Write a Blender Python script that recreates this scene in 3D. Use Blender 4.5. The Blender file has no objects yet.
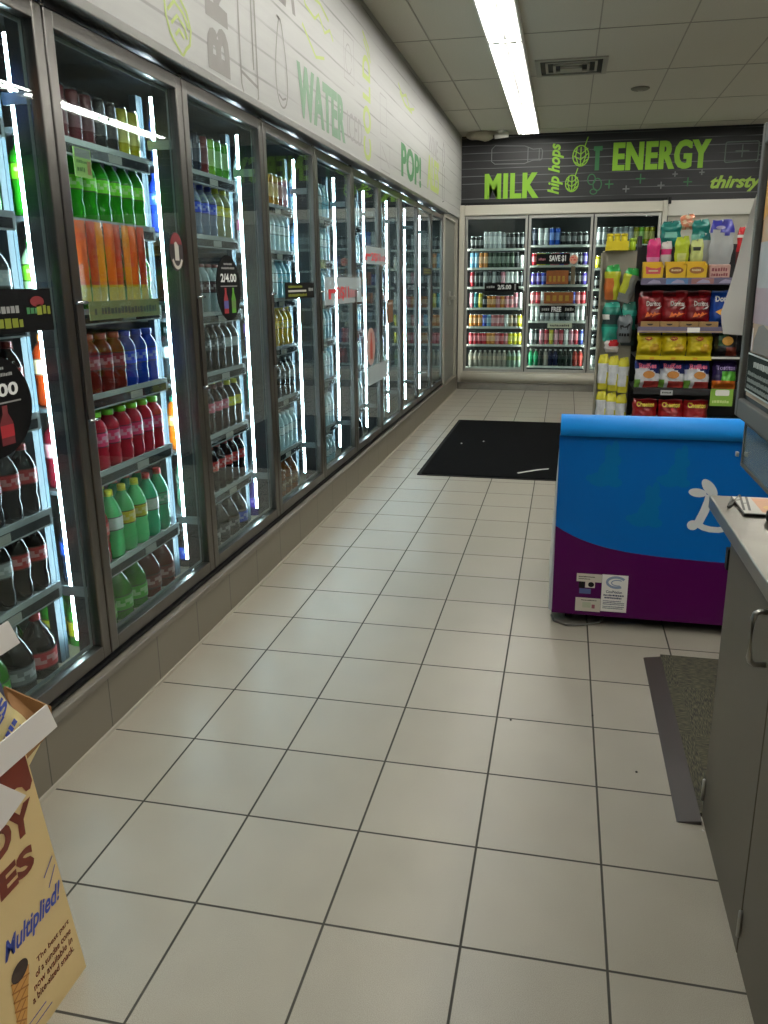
import bpy, bmesh, math, random
from mathutils import Vector, Matrix
random.seed(7)
PI = math.pi
COL = bpy.context.scene.collection
SC = bpy.context.scene

# ------------------------------------------------------------------ colours and materials
def lin(h):
    h = h.lstrip('#')
    out = []
    for i in (0, 2, 4):
        c = int(h[i:i+2], 16) / 255.0
        out.append(c/12.92 if c <= 0.04045 else ((c+0.055)/1.055)**2.4)
    return (out[0], out[1], out[2], 1.0)

MATS = {}
def mat(key, col='#888888', rough=0.5, metal=0.0, spec=0.5, emit=0.0, trans=0.0, coat=0.0, noise=0.0, nscale=20.0, alpha=None, bump=0.0):
    if key in MATS:
        return MATS[key]
    m = bpy.data.materials.new(key)
    m.use_nodes = True
    nt = m.node_tree
    b = nt.nodes['Principled BSDF']
    c = lin(col)
    b.inputs['Base Color'].default_value = c
    b.inputs['Roughness'].default_value = rough
    b.inputs['Metallic'].default_value = metal
    b.inputs['Specular IOR Level'].default_value = spec
    if key.startswith('foil_'): bump = .55; nscale = 24.0; noise = .35
    if coat:
        b.inputs['Coat Weight'].default_value = coat
        b.inputs['Coat Roughness'].default_value = 0.08
    if emit:
        b.inputs['Emission Color'].default_value = c
        b.inputs['Emission Strength'].default_value = emit
    out = nt.nodes['Material Output']
    if noise or bump:
        tc = nt.nodes.new('ShaderNodeTexCoord')
        nz = nt.nodes.new('ShaderNodeTexNoise')
        nz.inputs['Scale'].default_value = nscale
        nz.inputs['Detail'].default_value = 4.0
        nt.links.new(tc.outputs['Object'], nz.inputs['Vector'])
        if noise:
            mx = nt.nodes.new('ShaderNodeMix'); mx.data_type = 'RGBA'
            mx.inputs[6].default_value = tuple(max(0, x*(1-noise)) for x in c[:3]) + (1,)
            mx.inputs[7].default_value = tuple(min(1, x*(1+noise)) for x in c[:3]) + (1,)
            nt.links.new(nz.outputs['Fac'], mx.inputs[0])
            nt.links.new(mx.outputs[2], b.inputs['Base Color'])
        if bump:
            bp = nt.nodes.new('ShaderNodeBump'); bp.inputs['Strength'].default_value = bump
            bp.inputs['Distance'].default_value = 0.004
            nt.links.new(nz.outputs['Fac'], bp.inputs['Height'])
            nt.links.new(bp.outputs['Normal'], b.inputs['Normal'])
    if trans:   # light passing through a coloured liquid or plastic
        tl = nt.nodes.new('ShaderNodeBsdfTranslucent')
        tl.inputs['Color'].default_value = c
        mix = nt.nodes.new('ShaderNodeMixShader')
        mix.inputs[0].default_value = trans
        nt.links.new(b.outputs[0], mix.inputs[1])
        nt.links.new(tl.outputs[0], mix.inputs[2])
        nt.links.new(mix.outputs[0], out.inputs['Surface'])
    if alpha is not None:   # thin clear sheet: part of the light goes straight through
        tp = nt.nodes.new('ShaderNodeBsdfTransparent')
        mix = nt.nodes.new('ShaderNodeMixShader')
        mix.inputs[0].default_value = alpha
        nt.links.new(tp.outputs[0], mix.inputs[1])
        nt.links.new(b.outputs[0], mix.inputs[2])
        nt.links.new(mix.outputs[0], out.inputs['Surface'])
    MATS[key] = m
    return m

def glass_pane(key, tint=(0.86, 0.93, 0.92, 1), ior=1.45):
    m = bpy.data.materials.new(key); m.use_nodes = True
    nt = m.node_tree; nt.nodes.clear()
    out = nt.nodes.new('ShaderNodeOutputMaterial')
    tp = nt.nodes.new('ShaderNodeBsdfTransparent'); tp.inputs['Color'].default_value = tint
    gl = nt.nodes.new('ShaderNodeBsdfGlossy'); gl.inputs['Roughness'].default_value = 0.015
    g = nt.nodes.new('ShaderNodeNewGeometry'); dp = nt.nodes.new('ShaderNodeVectorMath'); dp.operation = 'DOT_PRODUCT'
    nt.links.new(g.outputs['Incoming'], dp.inputs[0]); nt.links.new(g.outputs['Normal'], dp.inputs[1])
    def mt(op, x, y):
        n = nt.nodes.new('ShaderNodeMath'); n.operation = op
        for i, q in enumerate((x, y)):
            if isinstance(q, (int, float)): n.inputs[i].default_value = q
            elif q is not None: nt.links.new(q, n.inputs[i])
        return n.outputs[0]
    c = mt('ABSOLUTE', dp.outputs['Value'], None)
    r0 = ((ior-1)/(ior+1))**2
    fac = mt('ADD', r0, mt('MULTIPLY', 1-r0, mt('POWER', mt('SUBTRACT', 1.0, c), 5.0)))   # Schlick, the same on both faces of the pane
    mix = nt.nodes.new('ShaderNodeMixShader')
    nt.links.new(fac, mix.inputs[0]); nt.links.new(tp.outputs[0], mix.inputs[1]); nt.links.new(gl.outputs[0], mix.inputs[2])
    nt.links.new(mix.outputs[0], out.inputs['Surface'])
    MATS[key] = m
    return m

# ------------------------------------------------------------------ mesh building
class MB:
    def __init__(s):
        s.v = []; s.f = []; s.mi = []; s.sm = []
    def add(s, vs, fs, mi=0, smooth=False):
        o = len(s.v); s.v.extend([tuple(x) for x in vs])
        for f in fs:
            s.f.append([i+o for i in f]); s.mi.append(mi); s.sm.append(smooth)
        return s
    def box(s, x0, x1, y0, y1, z0, z1, mi=0, b=0.0):
        if x0 > x1: x0, x1 = x1, x0
        if y0 > y1: y0, y1 = y1, y0
        if z0 > z1: z0, z1 = z1, z0
        if b <= 0:
            vs = [(x, y, z) for x in (x0, x1) for y in (y0, y1) for z in (z0, z1)]
            fs = [(0,1,3,2),(4,6,7,5),(0,4,5,1),(2,3,7,6),(0,2,6,4),(1,5,7,3)]
            return s.add(vs, fs, mi)
        bm = bmesh.new(); bmesh.ops.create_cube(bm, size=1)
        for v in bm.verts:
            v.co = Vector((x0+(v.co.x+.5)*(x1-x0), y0+(v.co.y+.5)*(y1-y0), z0+(v.co.z+.5)*(z1-z0)))
        bmesh.ops.bevel(bm, geom=list(bm.edges), offset=b, segments=2, affect='EDGES', profile=.5)
        return s.frombm(bm, mi)
    def frombm(s, bm, mi=0, M=None, smooth=False):
        bm.verts.index_update()
        s.add([(M @ v.co) if M else v.co.copy() for v in bm.verts], [[v.index for v in f.verts] for f in bm.faces], mi, smooth)
        bm.free(); return s
    def lathe(s, prof, n=16, c=(0,0,0), mi=0, smooth=True, cap0=True, cap1=True, sq=0.0, mis=None):
        vs = []; fs = []; m = len(prof)
        for (r, z) in prof:
            for k in range(n):
                a = 2*PI*(k+.5)/n
                q = 1.0
                if sq: q = 1.0 + sq*(0.5-0.5*math.cos(4*a))*-1 + sq*.5
                vs.append((c[0]+r*q*math.cos(a), c[1]+r*q*math.sin(a), c[2]+z))
        for j in range(m-1):
            ring = [(j*n+k, j*n+(k+1) % n, (j+1)*n+(k+1) % n, (j+1)*n+k) for k in range(n)]
            if mis is None: fs += ring
            else: s.add([], [], 0); fs += ring
        if mis is None:
            s.add(vs, fs, mi, smooth)
        else:
            o = len(s.v); s.v.extend(vs)
            for i, f in enumerate(fs):
                s.f.append([q+o for q in f]); s.mi.append(mis[i//n]); s.sm.append(smooth)
        base = len(s.v)-len(vs)
        if cap0: s.f.append([base+k for k in range(n)][::-1]); s.mi.append(mi if mis is None else mis[0]); s.sm.append(False)
        if cap1: s.f.append([base+(m-1)*n+k for k in range(n)]); s.mi.append(mi if mis is None else mis[-1]); s.sm.append(False)
        return s
    def tube(s, pts, r, n=8, mi=0, caps=True):
        pts = [Vector(p) for p in pts]; rings = []
        up = Vector((0, 0, 1))
        for i, p in enumerate(pts):
            t = (pts[min(i+1, len(pts)-1)]-pts[max(i-1, 0)]).normalized()
            a = t.cross(up)
            if a.length < 1e-3: a = t.cross(Vector((0, 1, 0)))
            a.normalize(); b = a.cross(t)
            rings.append([p+(a*math.cos(2*PI*k/n)+b*math.sin(2*PI*k/n))*r for k in range(n)])
        vs = [v for ring in rings for v in ring]
        fs = [(j*n+k, j*n+(k+1) % n, (j+1)*n+(k+1) % n, (j+1)*n+k) for j in range(len(pts)-1) for k in range(n)]
        if caps: fs += [tuple(range(n))[::-1], tuple((len(pts)-1)*n+k for k in range(n))]
        return s.add(vs, fs, mi, True)
    def prism(s, poly, F, d, mi=0):
        """outline poly [(u,v)] in frame F extruded by d along its normal"""
        n = len(poly)
        vs = [F(u, v, 0) for u, v in poly]+[F(u, v, d) for u, v in poly]
        fs = [tuple(range(n))[::-1], tuple(n+i for i in range(n))]+[(i, (i+1) % n, n+(i+1) % n, n+i) for i in range(n)]
        return s.add(vs, fs, mi)
    def flat(s, poly, F, d=0.0, mi=0):
        return s.add([F(u, v, d) for u, v in poly], [tuple(range(len(poly)))], mi)
    def ribbon(s, pts, w, F, d=0.0, mi=0, closed=False):
        """flat drawn line of width w through pts [(u,v)]"""
        P = [Vector(p) for p in pts]
        if closed: P = P+[P[0]]
        L = []; R = []
        for i, p in enumerate(P):
            if closed: a = P[(i-1) % (len(P)-1)]; b = P[(i+1) % (len(P)-1)]
            else: a = P[max(0, i-1)]; b = P[min(len(P)-1, i+1)]
            t = b-a
            if t.length < 1e-9: t = Vector((1, 0))
            t.normalize(); nn = Vector((-t.y, t.x))*w/2
            L.append(p+nn); R.append(p-nn)
        vs = [F(q.x, q.y, d) for q in L]+[F(q.x, q.y, d) for q in R]
        n = len(P)
        return s.add(vs, [(n+i, n+i+1, i+1, i) for i in range(n-1)], mi)
    def mesh(s, name, mats):
        me = bpy.data.meshes.new(name)
        me.from_pydata(s.v, [], s.f)
        for m in (mats if isinstance(mats, (list, tuple)) else [mats]): me.materials.append(m)
        me.polygons.foreach_set('material_index', s.mi)
        me.polygons.foreach_set('use_smooth', s.sm)
        me.update(); return me
    def build(s, name, mats, parent=None, loc=None):
        return link(name, s.mesh(name, mats), parent, loc)

def link(name, data, parent=None, loc=None):
    o = bpy.data.objects.new(name, data); COL.objects.link(o)
    if parent is not None: o.parent = parent
    if loc is not None: o.location = loc
    return o
def tag(o, label=None, cat=None, group=None, kind=None):
    if label: o['label'] = label
    if cat: o['category'] = cat
    if group: o['group'] = group
    if kind: o['kind'] = kind
    return o
def empty(name, label, cat, loc=(0,0,0), group=None, rz=0.0):
    o = bpy.data.objects.new(name, None); COL.objects.link(o); o.location = loc; o.rotation_euler = (0, 0, rz)
    o.empty_display_size = .05
    return tag(o, label, cat, group)

# frames: map (u right, v up, n out of surface) to the world
def frame(o, X, Y, N):
    o = Vector(o); X = Vector(X); Y = Vector(Y); N = Vector(N)
    return lambda u, v, n=0.0: o+X*u+Y*v+N*n
def LEFT(x): return frame((x, 0, 0), (0, 1, 0), (0, 0, 1), (1, 0, 0))       # u = y, v = z
def BACK(y): return frame((0, y, 0), (1, 0, 0), (0, 0, 1), (0, -1, 0))      # u = x, v = z

def text_geo(s, bold=0.0, shear=0.0, space=1.0):
    cu = bpy.data.curves.new('letters', 'FONT'); cu.body = s; cu.offset = bold; cu.shear = shear; cu.space_character = space
    cu.resolution_u = 3
    o = bpy.data.objects.new('letters', cu); COL.objects.link(o)
    dg = bpy.context.evaluated_depsgraph_get(); dg.update()
    me = bpy.data.meshes.new_from_object(o.evaluated_get(dg))
    vs = [(v.co.x, v.co.y) for v in me.vertices]; fs = [tuple(p.vertices) for p in me.polygons]
    bpy.data.objects.remove(o); bpy.data.meshes.remove(me)
    return vs, fs
def put_text(mb, s, F, u0, v0, u1, v1, d=0.001, mi=0, bold=0.02, shear=0.0, rot=0, space=1.0, warp=None):
    """text stretched to the rectangle (u0,v0)-(u1,v1); rot 90 reads upward"""
    vs, fs = text_geo(s, bold, shear, space)
    xs = [p[0] for p in vs]; ys = [p[1] for p in vs]
    a, b, c, e = min(xs), max(xs), min(ys), max(ys)
    out = []
    for x, y in vs:
        p = (x-a)/(b-a); q = (y-c)/(e-c)
        if rot: p, q = 1-q, p
        u, v = u0+p*(u1-u0), v0+q*(v1-v0)
        out.append(F(u, v, d if warp is None else warp(u, v)+d))
    mb.add(out, fs, mi)
def ellipse(cu, cv, a, b, n=24, t0=0, t1=2*PI):
    full = abs(t1-t0-2*PI) < 1e-6
    m = n if full else n+1
    return [(cu+a*math.cos(t0+(t1-t0)*k/n), cv+b*math.sin(t0+(t1-t0)*k/n)) for k in range(m)]
def rect(u0, v0, u1, v1): return [(u0, v0), (u1, v0), (u1, v1), (u0, v1)]
def rrect(u0, v0, u1, v1, r, n=5):
    out = []
    for cx, cy, a in ((u1-r, v0+r, -PI/2), (u1-r, v1-r, 0), (u0+r, v1-r, PI/2), (u0+r, v0+r, PI)):
        out += [(cx+r*math.cos(a+PI/2*k/n), cy+r*math.sin(a+PI/2*k/n)) for k in range(n+1)]
    return out
def words_row(mb, F, u0, u1, v0, v1, d, mi, rnd, fill=.8):
    """unreadably small print: a row of short dabs the size of letters"""
    u = u0; h = v1-v0
    while u < u1-h*.3:
        w = h*(.35+.5*rnd.random())
        if rnd.random() < fill:
            mb.flat(rect(u, v0+h*.1*rnd.random(), min(u1, u+w), v1-h*.25*rnd.random()), F, d, mi)
        u += w+h*.18

ORD = ['first', 'second', 'third', 'fourth', 'fifth', 'sixth', 'seventh', 'eighth', 'ninth', 'tenth', 'eleventh', 'twelfth', 'thirteenth', 'fourteenth']
def copy_tree(o, parent=None):
    c = o.copy(); COL.objects.link(c)
    if parent is not None: c.parent = parent
    for ch in list(o.children): copy_tree(ch, c)
    return c
# ------------------------------------------------------------------ camera
def make_camera():
    f, cx, cy, cz, p, y, r = 771.4316, -0.1462, -1.3433, 1.3777, 0.2530, 0.2044, -0.0057
    fw = Vector((-math.sin(y)*math.cos(p), math.cos(y)*math.cos(p), -math.sin(p)))
    rt = Vector((math.cos(y), math.sin(y), 0)); up = rt.cross(fw)
    rt2 = math.cos(r)*rt+math.sin(r)*up; up2 = -math.sin(r)*rt+math.cos(r)*up
    cam = bpy.data.cameras.new('camera'); o = bpy.data.objects.new('camera', cam); COL.objects.link(o)
    M = Matrix.Identity(4)
    for i in range(3):
        M[i][0] = rt2[i]; M[i][1] = up2[i]; M[i][2] = -fw[i]
    M[0][3], M[1][3], M[2][3] = cx, cy, cz
    o.matrix_world = M
    cam.sensor_width = 36; cam.lens = f/1024*36
    cam.shift_x = -18.8371/1024; cam.shift_y = -31.0689/1024
    cam.clip_start = .02; cam.clip_end = 60
    SC.camera = o
make_camera()

# ------------------------------------------------------------------ shared materials
STEEL = mat('brushed_steel', '#b4b2ac', .32, 1.0, noise=.08, nscale=60)
ALU = mat('satin_aluminium', '#6f6c68', .28, 1.0, noise=.12, nscale=9)
ALU_D = mat('dark_aluminium', '#6d6b67', .4, .9)
CHROME = mat('chrome', '#d5d5d5', .12, 1.0)
BLACK = mat('black_plastic', '#070708', .5, spec=.25)
DARK = mat('dark_liner', '#1a1d1f', .6)
GREY = mat('grey_paint', '#6d7070', .5)
WHITE = mat('white_paint', '#dedcd4', .5)
PAPER = mat('white_paper', '#e8e6e0', .7)
OFFW = mat('offwhite_enamel', '#cfcabb', .45)
RUBBER = mat('black_rubber', '#0c0c0c', .8, spec=.15)
GLASS = glass_pane('door_glass')
ACRYL = mat('clear_acrylic', '#e8f0f0', .08, alpha=.07)
FROST = mat('frosted_plastic', '#c9d2d2', .25, alpha=.5)

def floor_mat():
    m = bpy.data.materials.new('speckled_floor_tile'); m.use_nodes = True
    nt = m.node_tree; N = nt.nodes; L = nt.links; b = N['Principled BSDF']
    g = N.new('ShaderNodeNewGeometry'); sp = N.new('ShaderNodeSeparateXYZ'); L.new(g.outputs['Position'], sp.inputs[0])
    def math_(op, a, bv=None, c=None):
        n = N.new('ShaderNodeMath'); n.operation = op
        for i, x in enumerate((a, bv, c)):
            if x is None: continue
            if isinstance(x, (int, float)): n.inputs[i].default_value = x
            else: L.new(x, n.inputs[i])
        return n.outputs[0]
    def dist(c):
        q = math_('DIVIDE', c, .305); fr = math_('FRACT', math_('ADD', q, 100.0))
        return math_('MINIMUM', fr, math_('SUBTRACT', 1.0, fr)), math_('FLOOR', math_('ADD', q, 100.0))
    dx, ix = dist(sp.outputs[0]); dy, iy = dist(sp.outputs[1])
    d = math_('MINIMUM', dx, dy)
    mr = N.new('ShaderNodeMapRange'); mr.interpolation_type = 'SMOOTHSTEP'
    L.new(d, mr.inputs['Value']); mr.inputs['From Min'].default_value = .0065; mr.inputs['From Max'].default_value = .0125
    comb = N.new('ShaderNodeCombineXYZ'); L.new(ix, comb.inputs[0]); L.new(iy, comb.inputs[1])
    wn = N.new('ShaderNodeTexWhiteNoise'); wn.noise_dimensions = '2D'; L.new(comb.outputs[0], wn.inputs['Vector'])
    n1 = N.new('ShaderNodeTexNoise'); n1.inputs['Scale'].default_value = 620; n1.inputs['Detail'].default_value = 2; L.new(g.outputs['Position'], n1.inputs['Vector'])
    n2 = N.new('ShaderNodeTexNoise'); n2.inputs['Scale'].default_value = 5; n2.inputs['Detail'].default_value = 6; L.new(g.outputs['Position'], n2.inputs['Vector'])
    cr = N.new('ShaderNodeValToRGB'); L.new(n1.outputs['Fac'], cr.inputs[0])
    cr.color_ramp.elements[0].position = .34; cr.color_ramp.elements[0].color = lin('#918b7e')
    cr.color_ramp.elements[1].position = .62; cr.color_ramp.elements[1].color = lin('#aea798')
    mm = N.new('ShaderNodeMix'); mm.data_type = 'RGBA'; mm.blend_type = 'MULTIPLY'; mm.inputs[0].default_value = 1.0
    v = math_('ADD', math_('MULTIPLY', wn.outputs['Value'], .06), math_('ADD', .80, math_('MULTIPLY', n2.outputs['Fac'], .28)))
    cc = N.new('ShaderNodeCombineColor')
    for i in range(3): L.new(v, cc.inputs[i])
    L.new(cr.outputs[0], mm.inputs[6]); L.new(cc.outputs[0], mm.inputs[7])
    fm = N.new('ShaderNodeMix'); fm.data_type = 'RGBA'; L.new(mr.outputs[0], fm.inputs[0])
    fm.inputs[6].default_value = lin('#35322b'); L.new(mm.outputs[2], fm.inputs[7])
    L.new(fm.outputs[2], b.inputs['Base Color'])
    ro = N.new('ShaderNodeMapRange'); L.new(mr.outputs[0], ro.inputs['Value']); ro.inputs['To Min'].default_value = .8
    L.new(math_('ADD', .22, math_('MULTIPLY', n2.outputs['Fac'], .22)), ro.inputs['To Max'])
    L.new(ro.outputs[0], b.inputs['Roughness'])
    bp = N.new('ShaderNodeBump'); bp.inputs['Strength'].default_value = .25; bp.inputs['Distance'].default_value = .002
    L.new(mr.outputs[0], bp.inputs['Height']); L.new(bp.outputs[0], b.inputs['Normal'])
    return m
def ceiling_mat():
    m = bpy.data.materials.new('ceiling_board'); m.use_nodes = True
    nt = m.node_tree; N = nt.nodes; L = nt.links; b = N['Principled BSDF']
    g = N.new('ShaderNodeNewGeometry'); n1 = N.new('ShaderNodeTexNoise'); n1.inputs['Scale'].default_value = 90; L.new(g.outputs['Position'], n1.inputs['Vector'])
    cr = N.new('ShaderNodeValToRGB'); L.new(n1.outputs['Fac'], cr.inputs[0])
    cr.color_ramp.elements[0].color = lin('#c2bfb3'); cr.color_ramp.elements[1].color = lin('#d0cdc1')
    L.new(cr.outputs[0], b.inputs['Base Color']); b.inputs['Roughness'].default_value = .9
    return m
def plank_mat(key, base, line, streak, rowh, amt, axis):
    """painted planks: thin seams every rowh up the wall and streaks along the grain"""
    m = bpy.data.materials.new(key); m.use_nodes = True
    nt = m.node_tree; N = nt.nodes; L = nt.links; b = N['Principled BSDF']
    g = N.new('ShaderNodeNewGeometry'); sp = N.new('ShaderNodeSeparateXYZ'); L.new(g.outputs['Position'], sp.inputs[0])
    def math_(op, a, bv=None):
        n = N.new('ShaderNodeMath'); n.operation = op
        for i, x in enumerate((a, bv)):
            if x is None: continue
            if isinstance(x, (int, float)): n.inputs[i].default_value = x
            else: L.new(x, n.inputs[i])
        return n.outputs[0]
    mp = N.new('ShaderNodeMapping'); L.new(g.outputs['Position'], mp.inputs['Vector'])
    mp.inputs['Scale'].default_value = (1.3, 1.3, 34) 
    n1 = N.new('ShaderNodeTexNoise'); n1.inputs['Scale'].default_value = 1.0; n1.inputs['Detail'].default_value = 5; L.new(mp.outputs[0], n1.inputs['Vector'])
    mp2 = N.new('ShaderNodeMapping'); L.new(g.outputs['Position'], mp2.inputs['Vector']); mp2.inputs['Scale'].default_value = (2.2, 2.2, .4)
    n2 = N.new('ShaderNodeTexNoise'); n2.inputs['Scale'].default_value = 1.0; L.new(mp2.outputs[0], n2.inputs['Vector'])
    z = math_('ADD', math_('DIVIDE', sp.outputs[2], rowh), math_('MULTIPLY', n2.outputs['Fac'], .12))
    fr = math_('FRACT', math_('ADD', z, 50.0)); dz = math_('MINIMUM', fr, math_('SUBTRACT', 1.0, fr))
    mr = N.new('ShaderNodeMapRange'); mr.interpolation_type = 'SMOOTHSTEP'; L.new(dz, mr.inputs['Value'])
    mr.inputs['From Min'].default_value = .02; mr.inputs['From Max'].default_value = .07; mr.inputs['To Min'].default_value = 1; mr.inputs['To Max'].default_value = 0
    breaks = N.new('ShaderNodeMapRange'); L.new(n1.outputs['Fac'], breaks.inputs['Value']); breaks.inputs['From Min'].default_value = .40; breaks.inputs['From Max'].default_value = .58
    fac = math_('MULTIPLY', mr.outputs[0], math_('MULTIPLY', breaks.outputs[0], amt))
    a = N.new('ShaderNodeMix'); a.data_type = 'RGBA'; L.new(n1.outputs['Fac'], a.inputs[0])
    a.inputs[6].default_value = lin(base); a.inputs[7].default_value = lin(streak)
    c = N.new('ShaderNodeMix'); c.data_type = 'RGBA'; L.new(fac, c.inputs[0]); L.new(a.outputs[2], c.inputs[6]); c.inputs[7].default_value = lin(line)
    L.new(c.outputs[2], b.inputs['Base Color']); b.inputs['Roughness'].default_value = .55
    return m

# ------------------------------------------------------------------ room shell
CEIL = 3.10; BY = 8.85; RX = 5.2; FY = -4.2
XF = -1.5226                                  # front plane of the wall coolers
def G(k): return .6815+.7677*k                # seams between cooler doors along the wall
s = MB().box(-2.6, RX, FY, BY+.9, -.1, 0); tag(s.build('floor', floor_mat()), kind='structure')
s = MB().box(-2.6, RX, FY, BY+.9, CEIL, CEIL+.1); tag(s.build('ceiling', ceiling_mat()), kind='structure')
PLW = plank_mat('white_plank', '#949390', '#6e6d69', '#a09f9b', .118, .8, 0)
PLD = plank_mat('dark_plank', '#101011', '#77777a', '#202022', .088, .8, 1)
WALLB = mat('warm_wall', '#b9b5a8', .7)
s = MB().box(-1.72, -1.49, G(-1)-1.6, BY, 2.135, CEIL); tag(s.build('wall_left', [PLW]), kind='structure')
s = MB().box(-2.6, -2.5, FY, BY+.9, 0, CEIL); tag(s.build('wall_left_outer', [mat('cold_room_wall', '#3a3d3f', .7)]), kind='structure')
s = MB(); s.box(-1.49, RX, BY, BY+.06, 2.29, CEIL); tag(s.build('wall_back', [PLD]), kind='structure')
s = MB(); s.box(.99, RX, BY-.03, BY+.06, 0, 2.29)
tag(s.build('wall_back_lower', [WALLB]), kind='structure')
s = MB(); s.box(-1.72, RX, BY+.85, BY+.9, 0, CEIL); tag(s.build('wall_back_outer', [mat('cold_room_wall')]), kind='structure')
s = MB(); s.box(RX, RX+.1, FY, BY+.9, 0, CEIL); tag(s.build('wall_right', [mat('shade_wall', '#2f2d29', .8)]), kind='structure')
s = MB(); s.box(-2.6, RX, FY-.1, FY, 0, CEIL); tag(s.build('wall_front', [mat('shade_wall')]), kind='structure')
# panel strip beneath the dark banner, beside the back coolers
s = MB(); s.box(.985, 3.0, BY-.07, BY-.03, 2.12, 2.29); tag(s.build('trim_2', [mat('pale_panel', '#dedbd0', .5)]), kind='structure')
# aluminium strip under the white banner and the dark slot beneath it
s = MB(); s.box(-1.70, -1.478, G(-2)-.5, G(9)+.02, 2.102, 2.135, b=.004); tag(s.build('trim_1', [ALU_D]), kind='structure')
# plinth under the wall coolers: tiled front with a metal ledge
def plinth_mat():
    m = bpy.data.materials.new('plinth_tile'); m.use_nodes = True
    nt = m.node_tree; N = nt.nodes; L = nt.links; b = N['Principled BSDF']
    g = N.new('ShaderNodeNewGeometry'); sp = N.new('ShaderNodeSeparateXYZ'); L.new(g.outputs['Position'], sp.inputs[0])
    a = N.new('ShaderNodeMath'); a.operation = 'DIVIDE'; L.new(sp.outputs[1], a.inputs[0]); a.inputs[1].default_value = .305
    p = N.new('ShaderNodeMath'); p.operation = 'ADD'; L.new(a.outputs[0], p.inputs[0]); p.inputs[1].default_value = 100.02
    f = N.new('ShaderNodeMath'); f.operation = 'FRACT'; L.new(p.outputs[0], f.inputs[0])
    mr = N.new('ShaderNodeMapRange'); L.new(f.outputs[0], mr.inputs['Value']); mr.inputs['From Min'].default_value = .01; mr.inputs['From Max'].default_value = .018
    mx = N.new('ShaderNodeMix'); mx.data_type = 'RGBA'; L.new(mr.outputs[0], mx.inputs[0]); mx.inputs[6].default_value = lin('#3c372e'); mx.inputs[7].default_value = lin('#6e6759')
    L.new(mx.outputs[2], b.inputs['Base Color']); b.inputs['Roughness'].default_value = .4
    return m
s = MB(); s.box(-1.75, -1.497, G(-2), 8.70, 0, .188); s.box(-1.515, -1.487, G(-2), 7.6, .185, .208, b=.004)
s.mi[6:] = [1]*(len(s.f)-6)
tag(s.build('baseboard_left', [plinth_mat(), mat('stone_ledge', '#6a645a', .45)]), kind='structure')
s = MB(); s.box(-1.60, -1.516, G(-2), 7.59, .2085, .2205); tag(s.build('trim_3', [BLACK]), kind='structure')
s = MB(); s.box(-1.497, -1.490, G(-2), 8.7, 0, .012); tag(s.build('trim_4', [mat('pale_grout', '#a9a394', .6)]), kind='structure')
# ceiling grid bars
gb = MB()
for k in range(-4, 10):
    x = k*.61
    if x > -1.49: gb.box(x-.005, x+.005, 3.0, BY, CEIL-.0025, CEIL)
for j in range(-1, 5):
    y = 7.33-1.22*j+1.22*0
    gb.box(-1.49, RX, y-.005, y+.005, CEIL-.003, CEIL-.0005)
tag(gb.build('trim_5', [mat('grid_bar', '#9d9a8f', .7)]), kind='structure')

# ------------------------------------------------------------------ ceiling lamps, vent, detector
TUBE = mat('lit_tube', '#fcfbf4', .4, emit=60)
LAMPW = mat('lamp_enamel', '#eeeeea', .35)
def strip_lamp(x, y0, y1, label):
    t = empty('fluorescent_light', label, 'ceiling light', (x, (y0+y1)/2, CEIL), 'fluorescent fixtures in rows on the ceiling')
    l = (y1-y0)/2-.004
    s = MB(); s.box(-.13, .13, -l, l, -.02, 0); s.box(-.13, -.118, -l, l, -.05, -.02); s.box(.118, .13, -l, l, -.05, -.02)
    s.box(-.118, .118, -l, -l+.012, -.05, -.02); s.box(-.118, .118, l-.012, l, -.05, -.02); s.box(-.012, .012, -l+.012, l-.012, -.034, -.02)
    s.build('housing', LAMPW, t)
    n = max(1, round((y1-y0)/1.22)); L = (y1-y0-.04)/n
    for j in range(n):
        a = -l+.02+j*L
        for sx in (-.062, .062):
            s = MB(); s.tube([(sx, a+.02, -.036), (sx, a+L-.02, -.036)], .0135, 10)
            tb = s.build('tube', TUBE, t)
            for c_ in (a+.002, a+L-.02): MB().box(sx-.016, sx+.016, c_, c_+.018, -.05, -.0202).build('tube_holder', LAMPW, t)
    return t
for y0, y1, lb in ((7.36, 8.58, 'short fluorescent fixture ending just before the dark banner wall'),
                   (4.90, 7.36, 'long fluorescent fixture beside the ceiling vent, four glowing tubes'),
                   (2.45, 4.90, 'long fluorescent fixture cut by the top edge of the photo'),
                   (0.0, 2.45, 'fluorescent fixture above the aisle, overhead and out of the frame'),
                   (-2.45, 0.0, 'fluorescent fixture overhead behind where the photographer stands')):
    strip_lamp(-.662, y0, y1, lb)
for y0, y1, lb in ((5.46, 7.90, 'fluorescent fixture over the counter side, mirrored in the cooler glass'),
                   (3.0, 5.46, 'fluorescent fixture over the counter side, next along toward the customer'),
                   (.54, 3.0, 'fluorescent fixture over the counter beside the photographer'), (-1.92, .52, 'fluorescent fixture over the counter, behind the poster case'), (-4.1, -1.94, 'added unseen fluorescent fixture over the counter side, brightening the near corner')):  # last fixture is an unseen addition that brightens the near cardboard box
    strip_lamp(1.95, y0, y1, lb)
for y0, y1, lb in ((-1.1, 1.34, 'added unseen fluorescent fixture beyond the counter, filling the near aisle'), (-3.6, -1.16, 'added unseen fill fixture behind the camera on the counter side')):  # unseen row added to throw more light on the near corner
    strip_lamp(3.9, y0, y1, lb)
t = empty('ceiling_vent', 'grey metal air vent set in the ceiling beside the lamps', 'vent', (-.19, 5.86, CEIL))
s = MB()
for a, b, c, d in ((-.29, .29, -.26, -.22), (-.29, .29, .22, .26), (-.29, -.25, -.22, .22), (.25, .29, -.22, .22)): s.box(a, b, c, d, -.012, 0)
s.build('vent_frame', mat('vent_paint', '#a8a499', .5, .3), t)
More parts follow.
